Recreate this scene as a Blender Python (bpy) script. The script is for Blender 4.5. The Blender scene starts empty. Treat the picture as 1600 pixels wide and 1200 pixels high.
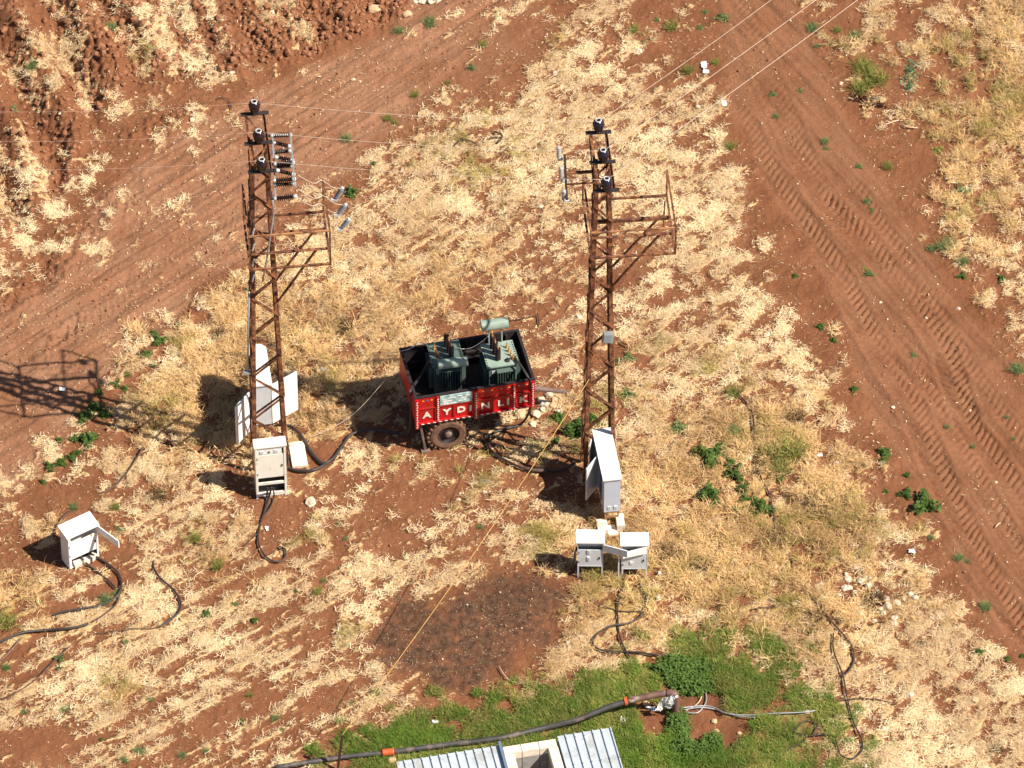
import bpy, math, random
import numpy as np
from mathutils import Vector, Matrix, Euler
random.seed(7)
R = math.radians
sc = bpy.context.scene
# ---------------------------------------------------------------- camera, light, exposure
F_PX = 11000.0          # focal length in pixels of the 1600 px wide photograph
DIST = 157.0
PITCH = R(45)
cam_d = bpy.data.cameras.new('camera'); cam = bpy.data.objects.new('camera', cam_d)
sc.collection.objects.link(cam); sc.camera = cam
cam_d.sensor_width = 36; cam_d.lens = F_PX / 1600 * 36
cam_d.clip_start = 1; cam_d.clip_end = 3000
CAM = Vector((0, -DIST * math.cos(PITCH), DIST * math.sin(PITCH)))
cam.location = CAM; cam.rotation_euler = (math.pi / 2 - PITCH, 0, 0)
SUN = Vector((0.792, -0.325, 1.0)).normalized()
sun_d = bpy.data.lights.new('sun', 'SUN'); sun = bpy.data.objects.new('sun', sun_d)
sc.collection.objects.link(sun)
sun.rotation_euler = SUN.to_track_quat('Z', 'Y').to_euler()
sun.location = (0, 0, 30)
sun_d.energy = 5.0; sun_d.angle = R(0.5); sun_d.color = (1.0, 0.92, 0.78)
w = bpy.data.worlds.new('World'); sc.world = w; w.use_nodes = True
nt = w.node_tree; nt.nodes.clear()
sky = nt.nodes.new('ShaderNodeTexSky'); sky.sky_type = 'NISHITA'; sky.sun_disc = False
sky.sun_elevation = math.asin(SUN.z); sky.sun_rotation = math.atan2(SUN.x, SUN.y)
bg = nt.nodes.new('ShaderNodeBackground'); bg.inputs[1].default_value = 0.05
wo = nt.nodes.new('ShaderNodeOutputWorld')
nt.links.new(sky.outputs[0], bg.inputs[0]); nt.links.new(bg.outputs[0], wo.inputs[0])
sc.view_settings.view_transform = 'Standard'; sc.view_settings.look = 'None'
sc.view_settings.gamma = 1; sc.view_settings.use_curve_mapping = False
sc.view_settings.exposure = 0.68
# ---------------------------------------------------------------- pixel <-> world
_c, _s = math.cos(PITCH), math.sin(PITCH)
FWD = Vector((0, _c, -_s)); UP = Vector((0, _s, _c))
def ray(px, py):
    return FWD + Vector(((px - 800) / F_PX, 0, 0)) + UP * ((600 - py) / F_PX)
def P(px, py, z=0.0):
    d = ray(px, py); return CAM + d * ((z - CAM.z) / d.z)
def at(px, py, Y):
    d = ray(px, py); return CAM + d * ((Y - CAM.y) / d.y)
def to_px(X, Y, Z=0.0):
    dx, dy, dz = X - CAM.x, Y - CAM.y, Z - CAM.z
    dep = dy * _c - dz * _s; up = dy * _s + dz * _c
    return 800 + F_PX * dx / dep, 600 - F_PX * up / dep
# ---------------------------------------------------------------- noise in numpy
_rng = np.random.RandomState(11)
_tab = _rng.rand(65536).astype(np.float32)
def _h(ix, iy, s):
    return _tab[((ix * 73856093) ^ (iy * 19349663) ^ (s * 83492791)) & 65535]
def vn(x, y, s=0):
    xi = np.floor(x).astype(np.int64); yi = np.floor(y).astype(np.int64)
    fx = x - xi; fy = y - yi
    fx = fx * fx * (3 - 2 * fx); fy = fy * fy * (3 - 2 * fy)
    a = _h(xi, yi, s); b = _h(xi + 1, yi, s); c = _h(xi, yi + 1, s); d = _h(xi + 1, yi + 1, s)
    return (a + (b - a) * fx) * (1 - fy) + (c + (d - c) * fx) * fy
def fbm(x, y, s=0, o=4, g=0.5):
    t = 0; a = 1; n = 0
    for k in range(o):
        t = t + a * vn(x * 2 ** k * 1.03 + 17.3 * k, y * 2 ** k * 0.98 - 9.1 * k, s + k); n += a; a *= g
    return t / n
def rot(x, y, deg):
    c, s_ = math.cos(R(deg)), math.sin(R(deg)); return x * c + y * s_, -x * s_ + y * c
def worley(x, y, s=0):
    xi = np.floor(x).astype(np.int64); yi = np.floor(y).astype(np.int64)
    d1 = np.full(x.shape, 9.0); hh = np.zeros(x.shape)
    for a in (-1, 0, 1):
        for b in (-1, 0, 1):
            cx = xi + a; cy = yi + b
            px_ = cx + 0.15 + 0.7 * _h(cx, cy, s); py_ = cy + 0.15 + 0.7 * _h(cx, cy, s + 5)
            d = (px_ - x) ** 2 + (py_ - y) ** 2; m = d < d1
            d1 = np.where(m, d, d1); hh = np.where(m, _h(cx, cy, s + 9), hh)
    return np.sqrt(d1), hh
def sst(a, b, x):
    t = np.clip((x - a) / (b - a), 0, 1); return t * t * (3 - 2 * t)
def sdf(px, py, poly):                                   # >0 inside, in pixels
    ins = np.zeros(px.shape, bool); dm = np.full(px.shape, 1e9); n = len(poly)
    for i in range(n):
        x0, y0 = poly[i]; x1, y1 = poly[(i + 1) % n]
        vx, vy = x1 - x0, y1 - y0
        t = np.clip(((px - x0) * vx + (py - y0) * vy) / (vx * vx + vy * vy + 1e-9), 0, 1)
        dm = np.minimum(dm, (px - x0 - t * vx) ** 2 + (py - y0 - t * vy) ** 2)
        if y0 != y1:
            cr = ((y0 > py) != (y1 > py)) & (px < (x1 - x0) * (py - y0) / (y1 - y0) + x0)
            ins ^= cr
    d = np.sqrt(dm); return np.where(ins, d, -d)
def blob(px, py, cx, cy, rx, ry=None, ang=0, p=1.0):
    ry = ry or rx * 0.7
    dx, dy = rot(px - cx, -(py - cy), ang)
    return np.exp(-p * ((dx / rx) ** 2 + (dy / ry) ** 2))
# ---------------------------------------------------------------- maps read off the photograph (50 px cells)
ROWS = [
 "2 5 4 4 4 6 4 4 7 3 2 1 1 1 2 4 3 3 4 3 2 3 1 0 3 3 3 4 4 5 5 8",
 "3 6 4 4 4 3 3 4 3 1 0 0 1 0 0 2 2 6 6 4 2 1 1 0 1 2 2 3 3 4 5 7",
 "3 4 7 3 2 4 4 2 1 1 0 0 0 0 1 1 4 7 7 5 3 3 3 0 0 0 1 4 3 5 4 6",
 "2 3 7 7 3 4 3 1 1 0 0 1 0 2 4 6 8 8 7 8 6 6 4 0 0 0 0 3 3 4 6 7",
 "6 4 4 3 3 2 1 1 1 0 0 1 5 8 8 8 8 8 7 8 7 6 4 0 0 0 0 0 1 3 5 7",
 "6 5 2 2 2 2 2 1 1 1 1 5 8 8 7 8 8 7 7 8 8 8 7 2 0 0 0 0 0 2 4 7",
 "6 6 3 2 2 1 2 1 1 2 4 7 7 7 6 5 5 5 6 7 8 7 6 2 0 0 0 0 1 5 6 6",
 "6 4 3 2 1 2 2 1 2 6 8 8 7 7 7 6 5 6 5 5 5 6 7 3 0 0 0 0 2 4 6 5",
 "4 2 1 1 1 1 1 3 6 8 8 8 7 7 8 6 6 5 3 3 4 6 7 5 0 0 0 0 0 2 4 5",
 "1 0 1 1 1 1 4 7 8 8 8 8 8 7 4 3 4 3 4 3 6 6 7 6 3 0 0 0 0 1 2 3",
 "0 0 1 1 3 6 8 8 8 8 8 7 8 6 4 4 2 3 3 4 7 6 7 6 5 2 0 0 0 0 0 2",
 "0 0 1 2 6 8 8 8 8 8 8 8 7 5 5 5 3 3 5 6 6 7 7 7 6 5 0 0 0 0 0 1",
 "0 0 1 4 7 7 7 7 8 8 7 6 5 4 4 4 4 6 6 6 7 6 8 8 8 7 1 0 0 0 0 0",
 "0 1 4 4 6 6 6 6 7 7 6 4 3 3 4 4 5 7 7 7 8 8 8 8 8 8 4 0 0 0 0 0",
 "2 5 3 5 7 8 7 5 4 6 4 5 3 3 4 4 5 6 6 8 9 8 7 8 8 8 6 1 0 0 0 0",
 "5 3 3 6 8 8 8 5 2 3 5 5 2 3 5 5 5 4 5 8 8 8 7 7 8 7 8 3 0 0 0 0",
 "3 2 4 3 8 8 8 7 3 4 5 4 4 4 5 5 7 7 5 8 9 9 8 8 8 8 8 7 2 0 0 0",
 "2 3 4 4 6 7 8 8 7 7 5 4 4 5 6 6 6 7 7 8 8 9 8 7 8 8 8 8 6 1 0 0",
 "7 8 7 6 8 6 6 8 6 6 5 5 7 7 7 5 4 7 7 6 8 8 8 8 8 8 8 8 8 4 0 0",
 "6 6 8 8 8 8 8 7 6 5 3 4 2 2 1 1 1 7 8 8 8 8 8 8 8 8 8 8 8 8 2 0",
 "4 3 7 8 8 8 8 7 7 5 4 4 1 0 0 0 1 7 8 8 7 7 7 7 8 8 8 9 9 9 8 3",
 "5 5 5 7 7 8 8 7 5 6 3 5 7 4 2 3 6 7 3 3 2 2 2 2 6 8 8 9 8 8 8 8",
 "5 5 6 7 7 6 7 5 4 7 5 5 5 6 4 3 2 1 1 1 1 1 1 2 4 8 9 8 8 8 8 8",
 "4 5 5 6 6 5 6 4 2 5 3 3 2 2 1 1 1 1 1 1 1 1 2 3 5 8 8 8 8 8 8 8"]
STRAW = np.array([[int(c) for c in r.split()] for r in ROWS], float) / 9
STRAW[14:, :15] *= .90; STRAW[:5, :9] *= .88; STRAW[12:16, 9:17] *= .85
GREEN = np.zeros((24, 32))
def _g(r, c0, s):
    for i, c in enumerate(s): GREEN[r, c0 + i] = int(c) / 9
_g(20, 19, "13554310"); _g(21, 16, "246788884"); _g(22, 10, "1333467888855687310"); _g(23, 10, "2788888888997775200")
def gridmap(G, px, py):
    gx = np.clip(px / 50 - 0.5, 0, 30.999); gy = np.clip(py / 50 - 0.5, 0, 22.999)
    xi = gx.astype(int); yi = gy.astype(int); fx = gx - xi; fy = gy - yi
    return (G[yi, xi] * (1 - fx) + G[yi, xi + 1] * fx) * (1 - fy) + (G[yi + 1, xi] * (1 - fx) + G[yi + 1, xi + 1] * fx) * fy
ROAD_L = [(-400, 780), (-400, 1150), (0, 775), (60, 740), (130, 640), (200, 560), (260, 500), (330, 440), (390, 400), (440, 330), (520, 290), (600, 215), (690, 130), (740, 70), (830, 0), (1000, -160), (760, -160), (650, 0), (600, 60), (480, 110), (380, 150), (250, 220), (150, 330), (60, 430)]
ROAD_R = [(1000, -250), (1125, 0), (1135, 120), (1180, 270), (1250, 370), (1310, 470), (1340, 600), (1385, 690), (1440, 790), (1490, 880), (1550, 980), (1620, 1060), (1800, 1400), (2000, 1400), (1620, 640), (1540, 520), (1470, 420), (1400, 320), (1330, 200), (1290, 100), (1230, 0), (1150, -250)]
PLOUGH = [(-500, -400), (-500, 700), (-60, 480), (0, 400), (70, 330), (150, 200), (175, 165), (300, 120), (400, 110), (520, 75), (620, 30), (650, -10), (760, -400)]
ASH = [(570, 985), (630, 955), (690, 960), (730, 925), (770, 880), (860, 870), (880, 930), (870, 1000), (845, 1040), (800, 1055), (760, 1075), (715, 1095), (680, 1070), (640, 1040), (575, 1030), (565, 990)]
PITS = [[(1000, 1100), (1015, 1090), (1050, 1120), (1045, 1140), (1012, 1142)], [(1040, 1070), (1110, 1066), (1125, 1090), (1090, 1108), (1058, 1100)],
        [(1075, 1112), (1120, 1108), (1122, 1135), (1098, 1155), (1073, 1150)], [(1125, 1125), (1165, 1118), (1172, 1140), (1140, 1168), (1122, 1155)]]
TRACKS = [([(1140, -20), (1190, 100), (1250, 240), (1282, 307), (1340, 362), (1387, 425), (1425, 470), (1475, 550), (1512, 662), (1550, 712), (1590, 775), (1660, 880)], 0.33, 1.0),
          ([(1330, 290), (1372, 355), (1410, 410), (1450, 475), (1500, 560), (1560, 650), (1640, 760)], 0.30, .55),
          ([(1150, 170), (1200, 270), (1250, 345), (1300, 412), (1352, 512), (1392, 580), (1420, 625), (1440, 675), (1462, 730), (1497, 807), (1537, 887), (1600, 1000)], 0.34, 1.0),
          ([(1120, 60), (1180, 150), (1225, 220), (1290, 320), (1330, 370)], 0.28, .5),
          ([(1400, 545), (1450, 610), (1500, 700), (1545, 780), (1600, 880)], .26, .6), ([(1180, 330), (1240, 410), (1300, 500)], .24, .7),
          ([(60, 560), (160, 480), (260, 400), (360, 340), (480, 260), (600, 170)], 0.28, .3), ([(200, 600), (300, 470), (420, 330), (520, 250), (620, 180)], 0.28, .25)]
def fields(X, Y):
    """all ground maps for world points X, Y (arrays)"""
    px, py = to_px(X, Y)
    wob = 26 * (fbm(X * 0.9, Y * 0.9, 3, 4) - 0.5)
    rl = sst(-14, 14, sdf(px, py, ROAD_L) + wob * 1.6); rr = sst(-10, 10, sdf(px, py, ROAD_R) + wob * 1.3)
    pl = sst(-16, 16, sdf(px, py, PLOUGH) + wob * 1.6)
    nI0 = fbm(X * 2.4, Y * 2.4, 41, 4, .6)
    ash = sst(-26, 26, sdf(px, py, ASH) + wob * 3.2 + 80 * (nI0 - .5)) * sst(.22, .5, nI0 * .6 + .4 * fbm(X * 9, Y * 9, 61, 2)) * 1.0 * (1 - blob(px, py, 818, 1025, 22, 26))
    pit = np.zeros(X.shape)
    for p in PITS: pit = np.maximum(pit, sst(-15, -3, sdf(px, py, p) + wob * .5))
    st = gridmap(STRAW, px + wob * .8, py + wob * .8)
    gr = gridmap(GREEN, px + wob, py - wob)
    # streaky noise along the direction things were dragged, ploughed or driven
    def an(deg, l, w_, s): a, b = rot(X, Y, deg); return fbm(a / l, b / w_, s, 4, .55)
    nA = an(36, 2.2, .17, 21); nB = an(42, 1.1, .20, 31); nI = fbm(X * 2.4, Y * 2.4, 41, 4, .6); nP = an(-70, 1.3, .3, 51); nF = fbm(X * 9, Y * 9, 61, 3, .6)
    wA = np.clip(sst(640, 480, px) * sst(800, 920, py), 0, 1); wP = pl
    wB = sst(450, 560, px) * sst(1300, 1150, px) * (1 - wA)
    n = nI * (1 - wA) * (1 - wB) * (1 - wP) + (.5 + 1.35 * (nA - .5)) * wA * (1 - wP) + (nB * .6 + nI * .4) * wB * (1 - wP) + nP * wP
    n = n * 0.66 + nF * 0.34
    bare = np.maximum.reduce([ash, pit, rr * .96])
    th = 1 - st * (1 - bare * .93) * (1 - .55 * rl * (st < .3))
    xr, yr = rot(X, Y, 40); brk = fbm(xr * 3.4 + 1.4 * nI, yr * 7.5 + 1.4 * nB, 66, 4, .65)
    cov = sst(-.085, .10, n - (0.372 + .035 * wA + 0.30 * th)) * sst(0.0, 0.06, st) * (1 - bare * .9) * (.12 + .88 * sst(.38, .53, brk))
    gold = np.clip(blob(px, py, 440, 560, 170, 110) + blob(px, py, 360, 640, 120, 70) + blob(px, py, 1080, 820, 150, 110) + blob(px, py, 1200, 700, 110, 90)
             + blob(px, py, 1270, 800, 80, 80) + .8 * blob(px, py, 1130, 930, 220, 90) + .6 * blob(px, py, 1560, 120, 150, 170) + .4 * blob(px, py, 1480, 280, 160, 180)
             + blob(px, py, 20, 940, 60, 60) + .7 * blob(px, py, 340, 880, 45, 50) + .6 * blob(px, py, 720, 450, 140, 70) + blob(px, py, 818, 1025, 24, 26) + .6 * blob(px, py, 190, 1080, 40, 30)
             + .5 * blob(px, py, 130, 840, 60, 30) + .5 * blob(px, py, 700, 1000, 900, 60, 20) * (px > 850) + .8 * blob(px, py, 1350, 950, 60, 40), 0, 1) * (.45 + .75 * sst(.35, .6, nI))
    GB = [(440, 540, 30), (520, 580, 40), (640, 720, 30), (270, 540, 25), (255, 650, 40), (1230, 700, 50), (1120, 590, 35), (1080, 890, 60), (860, 860, 40), (930, 905, 60), (1000, 920, 40), (1010, 540, 30),
          (750, 745, 40), (380, 450, 22), (300, 835, 30), (470, 840, 30), (1385, 130, 45), (1500, 130, 70), (1560, 170, 60), (1300, 60, 30), (10, 975, 30), (180, 1075, 30), (820, 1100, 60), (560, 1000, 30), (930, 700, 40),
          (1180, 680, 40), (900, 660, 40), (1420, 230, 40), (860, 60, 30), (1040, 30, 30), (1070, 110, 14), (740, 250, 60), (950, 640, 40), (1330, 820, 60), (1240, 850, 60), (1160, 960, 60), (1230, 940, 50), (230, 95, 20), (45, 90, 20), (880, 690, 60), (700, 770, 40), (1560, 590, 30), (1530, 330, 40)]
    ol = np.zeros(X.shape)
    for x, y, r in GB: ol = np.maximum(ol, blob(px, py, x, y, r, r * .8))
    ol = ol * sst(.3, .6, nI)
    gcov = np.clip(sst(.05, .45, gr * 1.1 + (nI - .5) * 2.0 + (nF - .5) * 1.3 - .30) * sst(.0, .08, gr) * (1 - pit) * (1 - ash), 0, 1)
    return dict(px=px, py=py, rl=rl, rr=rr, pl=pl, ash=ash, pit=pit, st=st, cov=cov * (1 - gcov * .8), gold=gold, ol=ol, g=gcov, gr=gr, n=n, nI=nI, nF=nF, wob=wob)
def track_uv(X, Y, pts):
    T = np.zeros(X.shape); U = np.full(X.shape, 9.0); acc = 0
    w_ = [P(*p) for p in pts]
    for a, b in zip(w_[:-1], w_[1:]):
        vx, vy = b.x - a.x, b.y - a.y; L = math.hypot(vx, vy); vx /= L; vy /= L
        t = (X - a.x) * vx + (Y - a.y) * vy; u = -(X - a.x) * vy + (Y - a.y) * vx
        m = (t > -.05) & (t < L + .05) & (np.abs(u) < np.abs(U))
        T = np.where(m, t + acc, T); U = np.where(m, u, U); acc += L
    return T, U
def height(X, Y, F=None):
    F = F or fields(X, Y); px, py = F['px'], F['py']
    z = 0.10 * (fbm(X * .35, Y * .35, 71, 3) - .5) + 0.07 * (F['nI'] - .5) + 0.03 * (F['nF'] - .5)
    soft = 1 - .75 * np.maximum(F['rl'], F['rr'])
    z = z * soft
    # ploughed field: furrows and clods
    a, b = rot(X, Y, -70)
    fur = .6 * (fbm(a * .35, b * 1.6, 81, 3) - .5) + .32 * np.sin(b * 4.6 + 2.2 * fbm(a * .5, b * .5, 83, 2)) * sst(300, 180, px)
    d1, h1 = worley(X * 5.5, Y * 5.5, 91); d2, h2 = worley(X * 11, Y * 11, 95)
    clod = np.maximum(0, .62 - d1) * (.4 + h1) * sst(.3, .55, fbm(X * 1.1, Y * 1.1, 99, 3)); clod2 = np.maximum(0, .6 - d2) * (.3 + h2)
    rub = np.clip(F['pl'] * (0.55 + .7 * blob(px, py, 500, 50, 170, 60, 15) + .5 * blob(px, py, 170, 90, 60, 90)) + .9 * blob(px, py, 60, 440, 70, 24, 38) + .7 * blob(px, py, 250, 200, 90, 18, 20) + .6 * blob(px, py, 100, 520, 90, 16, 40) + .7 * blob(px, py, 170, 330, 80, 30, 40) + .5 * blob(px, py, 290, 500, 110, 10, 38), 0, 1.2)
    z = z + rub * (.24 * fur + .26 * clod + .11 * clod2) + F['pl'] * .36 * fur
    d3, h3 = worley(X * 16, Y * 16, 98)
    d4, h4 = worley(X * 9, Y * 9, 97); z = z + (1 - F['cov'] * .6) * (1 - .6 * F['rr']) * (.017 * np.maximum(0, .6 - d3) * h3 * 2 + .022 * np.maximum(0, .5 - d4) * (h4 > .55))
    ax, bx = rot(X, Y, 43); z = z + F['rl'] * (.17 * (fbm(ax * .16, bx * 3.4, 111, 5, .6) - .5) + .05 * (fbm(X * 5, Y * 5, 113, 3) - .5))
    ax, bx = rot(X, Y, -58); z = z + F['rr'] * (.17 * (fbm(ax * .14, bx * 3.2, 121, 5, .6) - .5) + .022 * (fbm(X * 6, Y * 6, 123, 3) - .5))
    for pts, hw, s in TRACKS:
        T, U = track_uv(X, Y, pts); m = sst(hw, hw * .8, np.abs(U)) * np.maximum(F['rr'], F['rl']) * (.3 + .7 * sst(180, 330, py))
        gap = sst(.25, .55, fbm(X * .9, Y * .9, 131, 3))
        ph = (T + .16 * fbm(T * 1.1, U * 2, 133, 3)) / .20 + np.abs(U) * 4.6; ph = ph - np.floor(ph)
        z = z - m * s * .008 - m * s * (.35 + .9 * gap) * .050 * sst(.0, .22, ph) * sst(.52, .30, ph)
        z = z + sst(.07, .0, np.abs(np.abs(U) - hw - .05)) * .010 * s * F['rr']
    z = z + .10 * F['gold'] * (fbm(X * 1.3, Y * 1.3, 141, 3) - .3) * F['cov'] - .10 * F['pit'] + .03 * F['cov']
    # things stand on level spots
    return z
# ---------------------------------------------------------------- materials
def mat(name, rgb, rough=.7, metal=0.0, var=.12, scale=6, bump=0.0, rust=None, rust_amt=.5, spec=.5, rscale=4):
    m = bpy.data.materials.new(name); m.use_nodes = True; t = m.node_tree; b = t.nodes['Principled BSDF']
    b.inputs['Roughness'].default_value = rough; b.inputs['Metallic'].default_value = metal
    b.inputs['Specular IOR Level'].default_value = spec
    tc = t.nodes.new('ShaderNodeTexCoord'); n = t.nodes.new('ShaderNodeTexNoise'); n.inputs['Scale'].default_value = scale; n.inputs['Detail'].default_value = 5
    t.links.new(tc.outputs['Object'], n.inputs['Vector'])
    r = t.nodes.new('ShaderNodeValToRGB'); t.links.new(n.outputs[0], r.inputs[0])
    r.color_ramp.elements[0].position = .3; r.color_ramp.elements[1].position = .7
    r.color_ramp.elements[0].color = [c * (1 - var) for c in rgb] + [1]; r.color_ramp.elements[1].color = [min(1, c * (1 + var)) for c in rgb] + [1]
    out = r.outputs[0]
    if rust:
        n2 = t.nodes.new('ShaderNodeTexNoise'); n2.inputs['Scale'].default_value = rscale; n2.inputs['Detail'].default_value = 8; n2.inputs['Roughness'].default_value = .7
        t.links.new(tc.outputs['Object'], n2.inputs['Vector'])
        r2 = t.nodes.new('ShaderNodeValToRGB'); r2.color_ramp.elements[0].position = 1 - rust_amt - .06; r2.color_ramp.elements[1].position = 1 - rust_amt + .04
        t.links.new(n2.outputs[0], r2.inputs[0])
        mx = t.nodes.new('ShaderNodeMix'); mx.data_type = 'RGBA'; t.links.new(r2.outputs[0], mx.inputs[0]); t.links.new(out, mx.inputs[6]); mx.inputs[7].default_value = (*rust, 1)
        out = mx.outputs[2]
    t.links.new(out, b.inputs['Base Color'])
    if bump:
        bp = t.nodes.new('ShaderNodeBump'); bp.inputs['Strength'].default_value = bump; bp.inputs['Distance'].default_value = .01
        n3 = t.nodes.new('ShaderNodeTexNoise'); n3.inputs['Scale'].default_value = scale * 5; t.links.new(tc.outputs['Object'], n3.inputs['Vector'])
        t.links.new(n3.outputs[0], bp.inputs['Height']); t.links.new(bp.outputs[0], b.inputs['Normal'])
    return m
def fibre_mat(name, a, b_, trans=.25):
    m = bpy.data.materials.new(name); m.use_nodes = True; t = m.node_tree; b = t.nodes['Principled BSDF']
    b.inputs['Roughness'].default_value = .75; b.inputs['Specular IOR Level'].default_value = .25
    at_ = t.nodes.new('ShaderNodeAttribute'); at_.attribute_name = 'tone'
    oi = t.nodes.new('ShaderNodeObjectInfo'); ad = t.nodes.new('ShaderNodeMath'); ad.operation = 'ADD'
    mu = t.nodes.new('ShaderNodeMath'); mu.operation = 'MULTIPLY'; mu.inputs[1].default_value = .45
    mu2 = t.nodes.new('ShaderNodeMath'); mu2.operation = 'MULTIPLY'; mu2.inputs[1].default_value = .55
    ai = t.nodes.new('ShaderNodeAttribute'); ai.attribute_type = 'INSTANCER'; ai.attribute_name = 'tn'; sm = t.nodes.new('ShaderNodeMath'); sm.operation = 'MULTIPLY_ADD'; sm.inputs[1].default_value = .45
    t.links.new(oi.outputs['Random'], sm.inputs[0]); t.links.new(ai.outputs['Fac'], sm.inputs[2]); t.links.new(sm.outputs[0], mu.inputs[0]); t.links.new(at_.outputs['Fac'], mu2.inputs[0]); t.links.new(mu.outputs[0], ad.inputs[0]); t.links.new(mu2.outputs[0], ad.inputs[1])
    mx = t.nodes.new('ShaderNodeMix'); mx.data_type = 'RGBA'; mx.inputs[6].default_value = (*a, 1); mx.inputs[7].default_value = (*b_, 1)
    t.links.new(ad.outputs[0], mx.inputs[0]); t.links.new(mx.outputs[2], b.inputs['Base Color'])
    tr = t.nodes.new('ShaderNodeBsdfTranslucent'); t.links.new(mx.outputs[2], tr.inputs[0]); ms = t.nodes.new('ShaderNodeMixShader'); ms.inputs[0].default_value = trans
    t.links.new(b.outputs[0], ms.inputs[1]); t.links.new(tr.outputs[0], ms.inputs[2]); t.links.new(ms.outputs[0], t.nodes['Material Output'].inputs[0])
    return m
M = {}
M['rust'] = mat('rusty_angle_iron', (.095, .033, .018), .75, .0, .5, 5, .3, rust=(.30, .12, .047), rust_amt=.465, rscale=7)
M['rust_l'] = mat('rusty_orange_iron', (.14, .055, .028), .8, 0, .45, 4, .3, rust=(.40, .19, .08), rust_amt=.5, rscale=3)
M['darkiron'] = mat('dark_iron', (.03, .022, .022), .6, .1, .3)
M['porc'] = mat('dark_brown_porcelain', (.022, .009, .010), .16, 0, .2)
M['porc2'] = mat('violet_black_porcelain', (.016, .011, .022), .15, 0, .2)
M['galv'] = mat('galvanised_steel', (.42, .44, .46), .45, .5, .12)
M['arr'] = mat('grey_arrester_polymer', (.20, .23, .27), .5, 0, .15)
M['arr2'] = mat('pale_arrester_polymer', (.40, .38, .36), .5, 0, .15)
M['capw'] = mat('pale_metal_cap', (.60, .60, .60), .4, .2, .1)
M['wire'] = mat('aluminium_wire', (.62, .50, .42), .45, .2, .1)
M['wcab'] = mat('white_cabinet_paint', (.82, .82, .82), .45, 0, .04, 3, 0, rust=(.62, .54, .46), rust_amt=.33, rscale=5)
M['wrust'] = mat('white_paint_with_rust', (.80, .77, .70), .5, 0, .05, 3, 0, rust=(.55, .32, .15), rust_amt=.37, rscale=4)
M['gcab'] = mat('pale_grey_cabinet_paint', (.60, .63, .68), .5, 0, .06, 3, 0, rust=(.50, .50, .48), rust_amt=.4)
M['bcab'] = mat('blue_grey_cabinet_paint', (.50, .54, .64), .5, 0, .04, 3)
M['black'] = mat('black_cabinet_interior', (.02, .02, .022), .7)  # darkness of the open insides is put into this colour; also locks
M['cable'] = mat('black_cable_rubber', (.035, .028, .028), .55, 0, .3, 9)
M['cable_d'] = mat('dusty_cable_rubber', (.085, .052, .042), .75, 0, .4, 6)
M['hose'] = mat('dusty_black_hose', (.055, .05, .05), .6, 0, .4, 4, .2, rust=(.16, .12, .10), rust_amt=.42, rscale=3)
M['ored'] = mat('orange_coupling', (.55, .10, .025), .5, 0, .25)
M['oxpipe'] = mat('oxide_brown_pipe', (.16, .085, .07), .6, .1, .3, 6, .2, rust=(.42, .34, .28), rust_amt=.40)
M['red'] = mat('red_trailer_paint', (.46, .006, .009), .42, 0, .18, 5, .1, rust=(.27, .035, .02), rust_amt=.42, rscale=4)
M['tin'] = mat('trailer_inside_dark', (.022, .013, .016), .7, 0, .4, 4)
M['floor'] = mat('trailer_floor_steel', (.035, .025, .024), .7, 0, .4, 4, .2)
M['tyre'] = mat('dusty_tyre_rubber', (.16, .085, .052), .85, 0, .3, 8, .3)
M['rim'] = mat('dark_wheel_rim', (.035, .026, .027), .5, .3, .3)
M['hub'] = mat('dusty_hub', (.16, .11, .09), .7, 0, .3)
M['tgreen'] = mat('grey_green_transformer_paint', (.10, .145, .125), .42, 0, .2, 4)
M['tlight'] = mat('pale_grey_green_paint', (.27, .345, .295), .4, 0, .15, 4)
M['brass'] = mat('brass_terminal', (.62, .33, .10), .4, .5, .2)
M['letter'] = mat('silver_gold_letter', (.80, .76, .64), .35, .1, .15, 30)
M['yel'] = mat('yellow_sticker', (.85, .42, .04), .5); M['blue'] = mat('blue_sticker', (.12, .14, .45), .5); M['whitep'] = mat('white_paint', (.80, .78, .76), .5)
M['block'] = mat('pale_concrete_block', (.76, .66, .54), .9, 0, .16, 8, .4)
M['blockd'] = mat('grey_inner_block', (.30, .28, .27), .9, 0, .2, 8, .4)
M['zinc'] = mat('pale_blue_roof_sheet', (.54, .60, .66), .38, .2, .10, 2.5, .05, rust=(.44, .45, .45), rust_amt=.42, rscale=3)
M['seam'] = mat('dark_sheet_seam', (.16, .22, .30), .5, .2, .1)
M['stone'] = mat('pale_limestone', (.62, .50, .38), .9, 0, .2, 9, .5)
M['stoneo'] = mat('orange_limestone', (.58, .38, .22), .9, 0, .25, 9, .5)
M['clod'] = mat('red_soil_clod', (.29, .125, .062), .95, 0, .28, 9, .5)
M['plast'] = mat('white_plastic', (.82, .82, .84), .35, 0, .04)
M['rope'] = mat('yellow_rope', (.60, .36, .10), .8, 0, .15)
M['stick'] = mat('dark_stick', (.07, .035, .028), .8, 0, .3)
M['stickp'] = mat('pale_stick', (.62, .42, .30), .8, 0, .2)
M['leaf'] = fibre_mat('weed_leaf_green', (.045, .095, .018), (.15, .235, .05), .3)
M['leafg'] = fibre_mat('weed_leaf_grey_green', (.10, .16, .055), (.24, .31, .12), .3)
M['leafy'] = fibre_mat('weed_leaf_yellow_green', (.22, .26, .05), (.42, .42, .12), .3)
M['sap'] = fibre_mat('sapling_leaf', (.07, .15, .07), (.28, .38, .22), .3)
M['straw'] = fibre_mat('pale_straw', (.34, .16, .05), (1.0, .83, .54), .12)
M['gold'] = fibre_mat('golden_dry_grass', (.22, .11, .035), (.90, .61, .30), .12)
M['olive'] = fibre_mat('olive_drying_grass', (.17, .14, .035), (.58, .45, .15), .2)
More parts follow.
